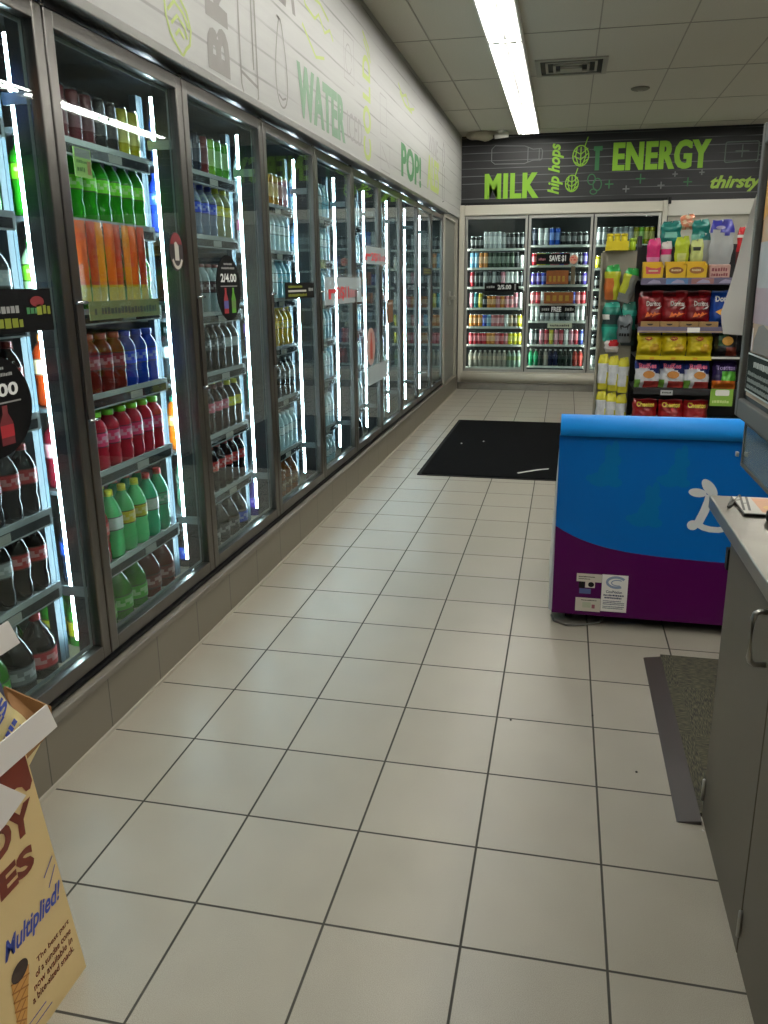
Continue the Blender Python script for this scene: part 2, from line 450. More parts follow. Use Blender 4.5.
s = MB(); s.box(-.25, .25, -.22, .22, -.003, -.001); s.build('duct_opening', BLACK, t)
for k in range(3):
    r = .21-.062*k
    s = MB()
    for (a, b, c, d) in ((-r, r, -r*.8, -r*.8+.02), (-r, r, r*.8-.02, r*.8), (-r, -r+.02, -r*.8, r*.8), (r-.02, r, -r*.8, r*.8)): s.box(a, b, c, d, -.010-.006*k, -.004)
    s.build('louver', mat('vent_paint'), t)
s = MB(); s.box(-.09, .09, -.05, .05, -.03, -.004, b=.004); s.build('centre_plate', mat('vent_paint'), t)
t = empty('smoke_detector', 'small round beige detector disc on the ceiling right of the vent'.replace(' right of', ' past'), 'detector', (.44, 6.77, CEIL))
MB().lathe([(.085, 0), (.085, -.008), (.07, -.016), (.03, -.02)][::-1], 20).build('cover', mat('detector_beige', '#7b786c', .6), t)
MB().lathe([(.02, -.027), (.022, -.02)], 12).build('sensor', mat('vent_paint'), t)
t = empty('security_camera', 'small white security camera under the ceiling in the back corner', 'camera', (-.97, 8.55, CEIL))
MB().lathe([(.05, -.015), (.05, 0)], 14).build('mount', WHITE, t)
MB().lathe([(.012, -.05), (.012, -.015)], 10).build('stem', WHITE, t)
s = MB(); s.tube([(-.09, 0, -.065), (.07, -.02, -.055)], .028, 12); s.build('housing', WHITE, t)
s = MB(); s.tube([(-.105, .002, -.066), (-.0905, 0, -.065)], .02, 12); s.build('lens', BLACK, t)
bmx = bmesh.new(); bmesh.ops.create_icosphere(bmx, subdivisions=3, radius=1)
rn = random.Random(3)
for v in bmx.verts:
    v.co.x *= .19*(1+.10*math.sin(5*v.co.y+3*v.co.z)); v.co.y *= .12; v.co.z *= .062*(1+.2*math.sin(6*v.co.x*5))
    if v.co.z > .03: v.co.z = .03
s = MB().frombm(bmx, 0, Matrix.Translation((-1.22, 8.62, CEIL-.032)), True)
tag(s.build('ceiling_speaker', mat('cream_plastic', '#b3ac98', .5)), 'cream bulging casing under the ceiling beside the small camera', 'speaker')

# ------------------------------------------------------------------ banner graphics
GREEN = [mat('lime_ink', '#86b82c', .6), mat('lime_ink_pale', '#a6c84e', .6), mat('dark_green_ink', '#2e6b3a', .6), mat('grey_green_ink', '#6c8a70', .6), mat('grey_ink', '#77736f', .6), mat('pale_grey_ink', '#8b8886', .6), mat('chalk_ink', '#6e7070', .7), mat('ink_green_dim', '#2c6a3c', .6)]
LI, LP, DG, GG, GI, PG, CH, DM = GREEN
PLI = mat('glare_paled_lime_ink', '#9aa85a', .6)  # lime ink with the wall glare's paling put into its colour
ban = empty('white_banner', 'white plank banner above the wall coolers, printed with WATER, POP and drink drawings', 'banner', (0, 0, 0))
FL = LEFT(-1.49)
def word(parent, txt, F, u0, v0, u1, v1, m, **k):
    s = MB(); hv = k.pop('heavy', 0)
    for i, dx in enumerate((0, -hv, hv) if hv else (0,)): put_text(s, txt, F, u0+hv+dx, v0, u1-hv+dx, v1, .0012+.0002*i, **k)
    return s.build('lettering', m, parent)
def line(parent, name, F, strokes, w, m, closed=False, d=.0012):
    s = MB()
    for st in strokes: s.ribbon(st, w, F, d, 0, closed)
    return s.build(name, m, parent)
word(ban, 'BREW', FL, 1.615, 2.155, 1.815, 3.0, GI, bold=.05, rot=1, space=1.1)
word(ban, 'WATER', FL, 2.63, 2.18, 3.49, 2.43, GG, bold=.03, heavy=.006, space=1.06)
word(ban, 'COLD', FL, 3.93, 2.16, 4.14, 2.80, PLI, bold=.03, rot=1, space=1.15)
word(ban, 'POP!', FL, 5.14, 2.20, 6.03, 2.46, DG, bold=.03, heavy=.009, space=1.06)
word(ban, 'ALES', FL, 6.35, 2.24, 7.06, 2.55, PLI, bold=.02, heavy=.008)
word(ban, 'WINE', FL, 6.42, 2.56, 6.98, 2.74, PG, bold=.02)
word(ban, 'ICED', FL, 3.54, 2.22, 3.90, 2.38, PG, bold=.0)
word(ban, 'TEA', FL, 2.22, 2.62, 2.64, 2.92, GI, bold=.04)
# hop cone, bottle, drop, lemon leaf, second bottle, mug, pen-like bottle
hop = [ellipse(1.405, 2.235, .085, .085, 20), ]
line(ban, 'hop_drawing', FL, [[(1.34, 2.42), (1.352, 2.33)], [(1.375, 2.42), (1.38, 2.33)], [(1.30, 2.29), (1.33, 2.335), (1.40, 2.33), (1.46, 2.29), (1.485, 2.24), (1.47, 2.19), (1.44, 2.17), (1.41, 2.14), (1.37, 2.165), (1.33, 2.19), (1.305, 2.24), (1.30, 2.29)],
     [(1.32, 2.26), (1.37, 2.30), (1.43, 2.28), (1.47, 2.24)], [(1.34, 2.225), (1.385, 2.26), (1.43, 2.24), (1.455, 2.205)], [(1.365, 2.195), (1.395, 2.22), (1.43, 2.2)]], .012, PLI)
line(ban, 'bottle_drawing', FL, [[(1.925, 2.95), (1.925, 2.17), (1.95, 2.125), (2.08, 2.125), (2.105, 2.15), (2.10, 2.95)], [(1.93, 2.215), (2.10, 2.19)], [(2.06, 2.9), (2.065, 2.25)]], .013, GI)
line(ban, 'drop_drawing', FL, [[(2.375, 2.55)]+[(2.41+.105*math.sin(a)*(.35+.65*(1-math.cos(a))/2), 2.36+.19*math.cos(a)) for a in [2*PI*k/24 for k in range(1, 24)]]+[(2.375, 2.55)], [(2.36, 2.22), (2.41, 2.205), (2.46, 2.22)]], .009, GI)
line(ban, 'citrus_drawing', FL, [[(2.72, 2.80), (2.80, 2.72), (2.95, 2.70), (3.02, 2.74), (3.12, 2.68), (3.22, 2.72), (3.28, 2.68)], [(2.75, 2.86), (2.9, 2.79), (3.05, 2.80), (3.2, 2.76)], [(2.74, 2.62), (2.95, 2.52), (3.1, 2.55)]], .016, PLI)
line(ban, 'carton_drawing', FL, [[(4.42, 2.66), (4.42, 2.40), (4.62, 2.40), (4.62, 2.66), (4.42, 2.66)], [(4.42, 2.34), (4.42, 2.16), (4.72, 2.16), (4.72, 2.34)], [(4.46, 2.32), (4.7, 2.2)]], .011, PG)
line(ban, 'mug_drawing', FL, [[(3.5, 2.80), (3.5, 2.55), (3.72, 2.55), (3.72, 2.80), (3.5, 2.80)], ellipse(3.6, 2.67, .07, .08, 14)], .010, PG)
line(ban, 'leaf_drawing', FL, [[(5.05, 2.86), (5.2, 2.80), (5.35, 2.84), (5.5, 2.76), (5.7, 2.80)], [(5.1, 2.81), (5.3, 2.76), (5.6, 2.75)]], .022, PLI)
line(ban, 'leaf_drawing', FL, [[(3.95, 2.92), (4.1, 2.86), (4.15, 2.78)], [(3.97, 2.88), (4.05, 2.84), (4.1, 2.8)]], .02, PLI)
line(ban, 'straw_drawing', FL, [[(7.30, 2.70), (7.28, 2.62), (7.34, 2.56), (7.42, 2.62), (7.42, 2.72), (7.36, 2.80), (7.30, 2.70)], [(7.30, 2.55), (7.30, 2.22)], [(7.42, 2.55), (7.42, 2.22), (7.30, 2.2)]], .014, mat('charcoal_ink', '#4a4a4a', .6))

bb = empty('dark_banner', 'dark plank banner on the back wall reading MILK, hip hops, ENERGY and thirsty', 'banner', (0, 0, 0))
FB = BACK(BY)
word(bb, 'MILK', FB, -1.20, 2.365, -.535, 2.66, LI, bold=.03, heavy=.007, space=1.12)
word(bb, 'hip hops', FB, -.43, 2.40, -.25, 2.98, LI, bold=.03, shear=.3, rot=1)
word(bb, 'ENERGY', FB, .325, 2.645, 1.43, 2.965, LI, bold=.03, heavy=.008, space=1.10)
word(bb, 'thirsty', FB, 1.455, 2.375, 2.02, 2.56, LP, bold=.035, shear=.3)
line(bb, 'milk_bottle_drawing', FB, [[(-.62, 2.80), (-.72, 2.765), (-1.08, 2.77), (-1.12, 2.80), (-1.12, 2.94), (-1.08, 2.98), (-.72, 2.965), (-.62, 2.925), (-.52, 2.93), (-.505, 2.90), (-.51, 2.82), (-.52, 2.80), (-.62, 2.80)], [(-.68, 2.78), (-.68, 2.95)], [(-.545, 2.81), (-.545, 2.925)]], .009, CH)
def hopcone(cx, cy, s_):
    st = [ellipse(cx, cy, .085*s_, .105*s_, 18)+[(cx+.085*s_, cy)]]
    for k in (-1, 0, 1):
        st.append([(cx-.075*s_, cy+.055*s_*k), (cx, cy+.055*s_*k-.04*s_), (cx+.075*s_, cy+.055*s_*k+.02*s_)])
        st.append([(cx+.04*s_*k, cy+.09*s_), (cx+.055*s_*k, cy), (cx+.02*s_*k, cy-.1*s_)])
    st.append([(cx+.04*s_, cy+.1*s_), (cx+.07*s_, cy+.19*s_)])
    return st
line(bb, 'hop_drawing', FB, hopcone(-.05, 2.83, 1.1), .012, LI)
line(bb, 'hop_drawing', FB, hopcone(-.14, 2.52, .9), .012, LI)
s = MB(); s.flat(rect(.12, 2.66, .17, 2.93), FB, .0012); s.flat(rect(.10, 2.88, .20, 2.93), FB, .0013)
for st in (ellipse(.09, 2.56, .045, .06, 12), ellipse(.16, 2.5, .05, .07, 12), ellipse(.12, 2.42, .04, .03, 12)): s.ribbon(st, .012, FB, .0012, 0, True)
s.build('tube_drawing', DM, bb)
for (cx, cy, q, m) in ((.30, 2.50, .05, DM), (.66, 2.55, .055, DM), (.50, 2.44, .04, CH), (.90, 2.47, .04, CH), (1.2, 2.50, .05, DM), (1.05, 2.59, .03, CH), (1.35, 2.6, .03, CH)):
    s = MB(); s.flat(rect(cx-q, cy-.007, cx+q, cy+.007), FB, .0012); s.flat(rect(cx-.007, cy-q, cx+.007, cy+q), FB, .0014); s.build('plus_drawing', m, bb)
line(bb, 'battery_drawing', FB, [rrect(1.59, 2.70, 1.95, 2.92, .02)+[(1.95, 2.72)], [(1.95, 2.77), (1.985, 2.77), (1.985, 2.87), (1.95, 2.87)], [(1.70, 2.82), (1.85, 2.82)], [(1.775, 2.75), (1.775, 2.89)]], .012, mat('dull_green_ink', '#5d6b60', .7))
# ------------------------------------------------------------------ drinks
SHAPES = {   # body profile, cap (radius, z0, z1), label (radius, z0, z1)
 'soda': ([(.024,0),(.033,.006),(.035,.02),(.0345,.05),(.0315,.068),(.0345,.085),(.0352,.1),(.0352,.145),(.033,.158),(.025,.178),(.0155,.192),(.0125,.199),(.0125,.204)], (.0145,.202,.218), (.0358,.098,.147)),
 'juice': ([(.026,0),(.034,.006),(.0355,.02),(.0355,.055),(.033,.065),(.0355,.075),(.0355,.14),(.034,.15),(.027,.166),(.019,.175),(.0175,.184)], (.0205,.182,.202), (.0361,.082,.135)),
 'liter': ([(.030,0),(.038,.008),(.040,.025),(.0395,.075),(.037,.085),(.0395,.095),(.040,.15),(.037,.17),(.026,.2),(.016,.218),(.013,.226),(.013,.232)], (.015,.23,.248), (.0406,.105,.155)),
 'two': ([(.038,0),(.049,.008),(.051,.025),(.050,.085),(.051,.135),(.047,.16),(.033,.19),(.019,.212),(.0145,.222),(.0145,.229)], (.0165,.227,.245), (.0518,.072,.132)),
 'water': ([(.026,0),(.031,.006),(.032,.02),(.0305,.04),(.032,.05),(.0305,.075),(.032,.085),(.032,.15),(.026,.172),(.015,.19),(.0125,.2)], (.0145,.198,.212), (.0328,.09,.14)),
 'tall': ([(.024,0),(.0315,.01),(.0325,.02),(.0325,.148),(.0305,.158),(.0275,.164),(.0275,.166),(.0255,.1655)], None, None),
 'can': ([(.024,0),(.0305,.008),(.0318,.016),(.0318,.108),(.030,.116),(.027,.121),(.027,.123),(.025,.1225)], None, None),
 'mid': ([(.022,0),(.0275,.008),(.0282,.016),(.0282,.138),(.026,.146),(.0235,.151),(.0235,.153),(.022,.1525)], None, None),
 'shot': ([(.014,0),(.018,.004),(.018,.06),(.015,.07),(.0105,.08)], (.0125,.078,.095), (.0184,.015,.055)),
}
NOUN = {'soda': ('soda_bottle', 'bottle'), 'juice': ('juice_bottle', 'bottle'), 'liter': ('liter_bottle', 'bottle'), 'two': ('two_liter_bottle', 'bottle'), 'water': ('water_bottle', 'bottle'),
        'tall': ('tall_can', 'can'), 'can': ('drink_can', 'can'), 'mid': ('slim_can', 'can'), 'shot': ('shot_bottle', 'bottle')}
# kind: (shape, drink colour, cap, label, words)
KIND = {
 'cola': ('soda','#160c0a','#8c1f1f','#a8262a','dark cola bottle'), 'colag': ('soda','#15100f','#2a2a2a','#8f9293','black grey-label bottle'),
 'dark': ('soda','#14191c','#3a4448','#3c464a','near-black drink bottle'), 'pinkd': ('soda','#2a1012','#5a2028','#b8566c','dark pink-label bottle'),
 'yeld': ('soda','#23231a','#c9c626','#c6c41f','dark yellow-label bottle'), 'redd': ('soda','#200e0e','#7a1a1c','#b8302f','dark red-label bottle'),
 'lime': ('soda','#2c9a1e','#0c6b3c','#6fd41f','green soda bottle'), 'limew': ('soda','#c6e7c0','#3aa83a','#74cf2a','lime-label pale bottle'),
 'ora': ('soda','#a83a10','#e08a1a','#e2c9a0','orange-capped soda bottle'), 'orat': ('soda','#d8701a','#1f9a80','#e8a860','orange drink teal-capped bottle'),
 'red': ('juice','#6e1a12','#8a1518','#8e1420','red fruit drink bottle'), 'blue': ('juice','#1c3aa8','#1b3bb0','#2344d8','blue sports drink bottle'),
 'pink': ('juice','#c0283a','#7ac028','#d63a68','pink-red lime-capped bottle'), 'dred': ('soda','#6e1020','#3a1014','#c88a90','dark red drink bottle'),
 'mint1': ('liter','#58c878','#d6d42a','#b9c7bc','mint silver-label liter'), 'mint2': ('liter','#58c878','#d6d42a','#c8b41c','mint yellow-label liter'), 'mint3': ('liter','#66dc8e','#d8dc2a','#b0a818','bright mint yellow-label liter'),
 'mint4': ('liter','#2fb886','#c4302e','#b7c7bc','green red-capped liter'), 'mint5': ('liter','#2fa478','#c4302e','#3f9a78','teal-green red-capped liter'), 'redl': ('liter','#9a2a26','#a62a2a','#c2403e','small red soda liter'),
 'pale': ('liter','#8fd8b4','#2f9a7a','#a8d8c4','pale mint liter'),
 'g2': ('two','#2a7a12','#3a8a2a','#3a9a1c','green two-liter bottle'), 'r2': ('two','#5e1a14','#b02a38','#6a1c1a','dark red two-liter bottle'), 'y2': ('two','#3a9a2a','#3a9a2a','#d8d81c','green yellow-label two-liter'),
 'c2': ('two','#170d0b','#b02a2e','#b52a32','cola two-liter bottle'), 'cg2': ('two','#191412','#8f9293','#6e6f70','grey-label cola two-liter'), 'p2': ('two','#140d0d','#2a3a9a','#2a4ab8','blue-label cola two-liter'),
 'k2': ('two','#181614','#3c3c3c','#3c3a3c','black two-liter bottle'), 'a2': ('two','#8a4a14','#c89a50','#7a4a20','amber two-liter bottle'), 'v2': ('two','#2a1a5a','#5a3a9a','#4a2aa0','purple-label two-liter'),
 'sil': ('soda','#2c3436','#5a6468','#a9b4b8','silver-label dark bottle'), 'bluel': ('soda','#1c2a4a','#2c50b8','#3058c8','blue-label dark bottle'),
 'clr': ('water','#b8d4dc','#d8e4e8','#cfdee4','clear water bottle'), 'clrb': ('water','#a8ccdc','#4a8ac8','#5a96d8','blue-label water bottle'), 'clrm': ('water','#a8d4c4','#4a9a86','#c8c840','pale mint yellow-label bottle'),
 'clrd': ('water','#98a8aa','#8a5a58','#4a3234','clear dark-label bottle'), 'clrp': ('water','#d8dce0','#d06a8a','#e08aa8','clear pink-label bottle'),
 'cyan': ('water','#7ab8cc','#9ad0dc','#7ac0d8','pale blue water bottle'), 'yw': ('soda','#d8b018','#d8c028','#e0b81c','bright yellow drink bottle'),
 'bl': ('soda','#2a4ac0','#2a50c8','#3a60d8','blue-capped blue bottle'), 'ylc': ('soda','#8a8f6a','#c8c42a','#c2be22','yellow-capped yellow-label bottle'), 'blc': ('soda','#6a7890','#2a3ea0','#2844c0','blue-capped blue-label bottle'),
 'mag': ('soda','#8a2050','#c03a78','#d04a88','magenta drink bottle'), 'pur': ('soda','#3a2450','#5a3a7a','#6a4a90','purple drink bottle'), 'teal': ('soda','#1a7a6a','#1f8a76','#2a9a86','teal drink bottle'),
 'tk': ('tall','#1d1a1e','','','black tall can'), 'tm': ('tall','#5a1a24','','','maroon tall can'), 'ty': ('tall','#a8a018','','','yellow tall can'), 'tg': ('tall','#4a9a2a','','','green tall can'), 'tgl': ('tall','#74b02c','','','lime tall can'),
 'tn': ('tall','#20263a','','','navy tall can'), 'tr': ('tall','#6a2024','','','dark red tall can'), 'ta': ('tall','#b07a1c','','','amber tall can'), 'tb': ('tall','#7a3020','','','rust tall can'), 'tp': ('tall','#c88a98','','','pale pink tall can'),
 'to': ('tall','#d8682a','','','orange tall can'), 'tbl': ('tall','#2a5ac0','','','blue tall can'), 'tw': ('tall','#c9ccd0','','','white tall can'), 'ts': ('tall','#8b8f92','','','silver tall can'),
 'mk': ('mid','#24282a','','','dark slim can'), 'ms': ('mid','#a9adb0','','','silver slim can'), 'mp': ('mid','#d88a9a','','','pink slim can'), 'mt': ('mid','#2a8a92','','','teal slim can'), 'my': ('mid','#c8b83a','','','yellow slim can'),
 'mg': ('mid','#3c4a3c','','','dark green slim can'), 'mb': ('mid','#7fb4d8','','','light blue slim can'), 'mo': ('mid','#d08a4a','','','orange slim can'), 'mn': ('mid','#3a4a9a','','','navy slim can'), 'mr': ('mid','#c03444','','','red slim can'), 'mw': ('mid','#d8dad8','','','white slim can'),
 'kr': ('can','#b82a38','','','red can'), 'ko': ('can','#d0823a','','','orange can'), 'ky': ('can','#d0c81c','','','yellow can'), 'kp': ('can','#d07a80','','','pink can'), 'kb': ('can','#3a4ab0','','','blue can'), 'ks': ('can','#9a9ea0','','','silver can'), 'kk': ('can','#202224','','','black can'), 'kg': ('can','#3a9a4a','','','green can'), 'kw': ('can','#d8d8d4','','','white can'), 'kt': ('can','#b89a78','','','tan can'), 'kn': ('can','#5a4a3c','','','brown can'), 'kv': ('can','#4a3a9a','','','violet can'), 'kl': ('can','#7fb4d8','','','pale blue can'),
 'bw': ('water','#a9a49a','#d8d8d4','#b8aa98','greyish milk drink bottle'), 'bgr': ('water','#9ab0a0','#c8d0c8','#8a9a6a','greenish pale bottle'), 'bg': ('water','#1a8a5a','#e0e0dc','#1f9a68','green white-capped bottle'), 'bn': ('water','#1c2240','#d0d4dc','#20284a','navy white-capped bottle'), 'br': ('water','#a83a34','#e0dcd4','#c04a40','red white-capped bottle'), 'bk': ('water','#2a3430','#c8ccc8','#2f3a34','dark white-capped bottle'),
}
def shade(h, m, add=0.0):
    return '#%02x%02x%02x' % tuple(max(0, min(255, int(int(h[i:i+2], 16)*m*(1-add)+255*add*.8))) for i in (1, 3, 5))
CANTOP = mat('can_top', '#c4c6c8', .25, 1.0)
_shape_mesh = {}; _proto = {}
def shape_mb(sh, n):
    body, cap, lab = SHAPES[sh]
    a = MB(); a.lathe(body, n, cap1=True, mi=0)
    return a
def item(kind, x, y, z, label, group, parts=True, rz=0.0, sz=1.0):
    sh, liq, capc, labc, desc = KIND[kind]
    key = (kind, parts)
    if key in _proto:
        o = copy_tree(_proto[key]) if parts else _proto[key].copy()
        if not parts: COL.objects.link(o)
    else:
        body, cap, lab = SHAPES[sh]
        n = 18 if parts else 10
        iscan = cap is None
        bm_ = mat('drink_'+kind, liq, .07 if not iscan else .26, .25 if iscan else 0, .5, trans=0 if iscan else .35)
        mb = MB()
        if iscan:
            mis = [0]*(len(body)-1); mis[-1] = mis[-2] = mis[-3] = 1
            mb.lathe(body, n, mis=mis)
            hh = body[-1][1]; mb.lathe([(body[3][0]+.0004, hh*.3), (body[3][0]+.0004, hh*.72)], n, cap0=False, cap1=False, mi=2)
            ms = [bm_, CANTOP]
            if 1:
                c = [max(0, min(255, int(int(liq[i:i+2], 16)*.6+ (150 if kind in ('tk','tm','tn','tr') else 255)*.38))) for i in (1,3,5)]
                ms.append(mat('print_'+kind, '#%02x%02x%02x' % tuple(c), .3, .2))
            o = mb.build(NOUN[sh][0], ms)
        else:
            capm = mat('cap_'+capc, capc, .4); labm = mat('wrap_'+labc, labc, .35, trans=.15)
            mb.lathe(body, n)
            if parts:
                o = mb.build(NOUN[sh][0], [bm_])
                MB().lathe([(cap[0]*.97, cap[1]), (cap[0], cap[1]+.002), (cap[0], cap[2]-.002), (cap[0]*.9, cap[2])], 14).build('cap', capm, o)
                lb = MB(); h_ = lab[2]-lab[1]; lz = [lab[1], lab[1]+.08*h_, lab[1]+.3*h_, lab[1]+.5*h_, lab[1]+.72*h_, lab[1]+.92*h_, lab[2]]
                lb.lathe([(lab[0], q) for q in lz], n, cap0=False, cap1=False)
                for q in range(6):      # printed edge bands and a lettering patch on the front
                    for k_ in range(n):
                        a_ = (2*PI*(k_+1)/n+PI) % (2*PI)-PI
                        lb.mi[q*n+k_] = 1 if q in (0, 5) else (2 if (q in (2, 3) and -1.5 < a_ < .55 and (k_+q) % 3) else 0)
                lb.build('label', [labm, mat('band_'+labc, shade(labc, .45), .4), mat('patch_'+labc, shade(labc, 1.0, .55), .4)], o)
                if sh == 'two' or sh == 'liter' or sh == 'soda':
                    MB().lathe([(cap[0]*1.03, cap[1]-.004), (cap[0]*1.12, cap[1]-.003), (cap[0]*1.03, cap[1]-.001)], 14, cap0=False, cap1=False).build('neck_ring', capm, o)
            else:
                mb.lathe([(cap[0], cap[1]), (cap[0], cap[2]), (cap[0]*.9, cap[2])], 8, mi=1)
                mb.lathe([(lab[0], lab[1]), (lab[0], lab[2])], n, cap0=False, cap1=False, mi=2)
                o = mb.build(NOUN[sh][0], [bm_, capm, labm])
        _proto[key] = o
    o.location = (x, y, z+.0008); o.rotation_euler = (0, 0, rz); o.scale = (1, 1, sz)
    tag(o, label, NOUN[sh][1], group)
    return o

# ------------------------------------------------------------------ wall coolers
LED = mat('led_tube', '#dff4ff', .4, emit=75)
LINER = mat('cooler_liner', '#202325', .6)
SHELFM = mat('shelf_steel', '#8d9294', .35, .8)
RAIL = mat('rail_chrome', '#b4b8b9', .25, .35)
MULL = mat('mullion_black', '#121415', .4)
POSTM = mat('post_enamel', '#2c3f49', .6)
BAYN = ['first', 'second', 'third', 'fourth', 'fifth', 'sixth', 'seventh', 'eighth', 'ninth', 'tenth']
BAYL = ['first wall cooler, cut by the picture edge, with an oval black price sign',
        'second wall cooler with green, red and pink bottles and orange packets',
        'third wall cooler with the whole oval sign reading 2/4.00 on its glass',
        'fourth wall cooler, narrow black and yellow sign across its glass',
        'fifth wall cooler holding pale water, clear red-lettered card on its door',
        'sixth wall cooler, second clear red-lettered card high on its door',
        'seventh wall cooler with a brown strip card on its glass',
        'eighth wall cooler, unmarked glass before the small dark sticker',
        'ninth wall cooler with a small dark sticker high on its glass',
        'tenth and last wall cooler, next to the grey door in the corner']
STDZ = [1.76, 1.50, 1.25, 1.01, .75, .44, .145]
BAYZ = [[1.80, 1.56, 1.27, 1.0, .705, .465, .145], [1.80, 1.565, 1.285, 1.01, .75, .42, .145], [1.815, 1.562, 1.243, .987, .711, .444, .145], [1.76, 1.53, 1.284, 1.03, .75, .452, .155]]+[STDZ]*6
W = .7677
def bay(i):
    y0 = G(i-1)
    t = empty('glass_door_cooler', BAYL[i], 'cooler', (XF, y0, 0), 'glass door coolers along the wall')
    fw = .044; z0, z1 = .227, 2.083
    s = MB()
    for a, b, c, d in ((.003, fw, z0, z1), (W-fw, W-.003, z0, z1)): s.box(-.034, 0, a, b, c, d, b=.004)
    for c, d in ((z0, z0+fw), (z1-fw, z1)): s.box(-.034, -.0005, fw-.002, W-fw+.002, c, d, b=.003)
    dr = s.build('door', ALU, t)
    s = MB(); s.box(-.020, -.014, fw-.004, W-fw+.004, z0+fw-.004, z1-fw+.004); s.build('glass_pane', GLASS, dr)
    s = MB(); s.box(-.036, -.0345, fw, fw+.012, z0+fw, z1-fw); s.box(-.036, -.0345, W-fw-.012, W-fw, z0+fw, z1-fw)
    s.box(-.036, -.0345, fw+.012, W-fw-.012, z0+fw, z0+fw+.012); s.box(-.036, -.0345, fw+.012, W-fw-.012, z1-fw-.012, z1-fw); s.build('gasket', mat('gasket_grey', '#5d6364', .6), dr)
    s = MB(); s.box(.0004, .006, .003, .037, .985, 1.32, b=.002); h = tag(s.build('handle', mat('handle_dark', '#4a443e', .4, .7), dr), 'dark metal pull plate')
    for z in (.981, 1.324):
        s = MB(); s.tube([(.010, .0025, z), (.010, .052, z)], .0042, 8); s.box(0.0002, .0085, .010, .036, z-.0035, z+.0035); s.build('handle_mount', CHROME, dr)
    for a, b in ((z0-.024, z0-.0005), (z1+.0005, z1+.018)):
        s = MB(); s.tube([(-.018, .02, a), (-.018, .02, b)], .010, 10); s.build('hinge_pin', CHROME, dr)
    # mullion at the far seam, with its lamp and door brackets
    Y0 = 0.0 if i else .0
    s = MB(); s.box(-.122, -.037, .009, .042, .2, 2.1); mu = s.build('mullion', MULL, t)
    s = MB(); s.tube([(-.131, .021, .255), (-.131, .021, 2.03)], .0085, 10); tag(s.build('light_tube', LED, mu), 'glowing white light tube')
    for z in (.43, 1.865):
        s = MB(); s.box(-.152, -.045, .001, .0085, z-.016, z+.016); s.build('bracket', mat('bracket_grey', '#7b8282', .4, .6), mu)
    for a_, b_ in ((.001, .016), (W-.026, W-.001)):
        s = MB(); s.box(-.195, -.168, a_, b_, .13, 2.03); s.build('shelf_post', POSTM, t)
    for z in BAYZ[i]:
        s = MB(); s.box(-.72, -.140, .03, W-.03, z-.014, z)
        sh = s.build('shelf', SHELFM, t)
        s = MB(); s.box(-.139, -.132, .03, W-.03, z-.04, z+.012); s.box(-.1315, -.1308, .034, W-.045, z-.034, z-.006, 1); s.box(-.1307, -.130, W-.30, W-.22, z-.033, z-.008, 2)
        s.build('price_rail', [RAIL, mat('rail_strip', '#222428', .22), mat('price_ticket', '#8f8d88', .5)], sh)
    s = MB(); s.box(-.80, -.785, 0, W, .12, 2.12); s.build('back_panel', LINER, t)
    s = MB(); s.box(-.80, -.037, 0, W, 2.095, 2.117); s.build('top_panel', LINER, t)
    s = MB(); s.box(-.80, -.037, 0, W, .10, .128); s.build('base_panel', LINER, t)
    return t
for i in range(10): t = bay(i)
s = MB(); s.box(-.122, -.037, W-.03, W-.001, .2, 2.1); mu = s.build('mullion', MULL, t); s = MB(); s.tube([(-.131, W-.012, .255), (-.131, W-.012, 2.03)], .0085, 10); tag(s.build('light_tube', LED, mu), 'glowing white light tube')
s = MB(); s.box(-2.33, -1.56, G(-1)-.03, G(-1)-.005, .1, 2.117); tag(s.build('cooler_wall', [LINER]), kind='structure')
s = MB(); s.box(-2.33, -1.56, G(9)+.045, G(9)+.06, .1, 2.117); tag(s.build('cooler_wall', [mat('cold_room_wall')]), kind='structure')

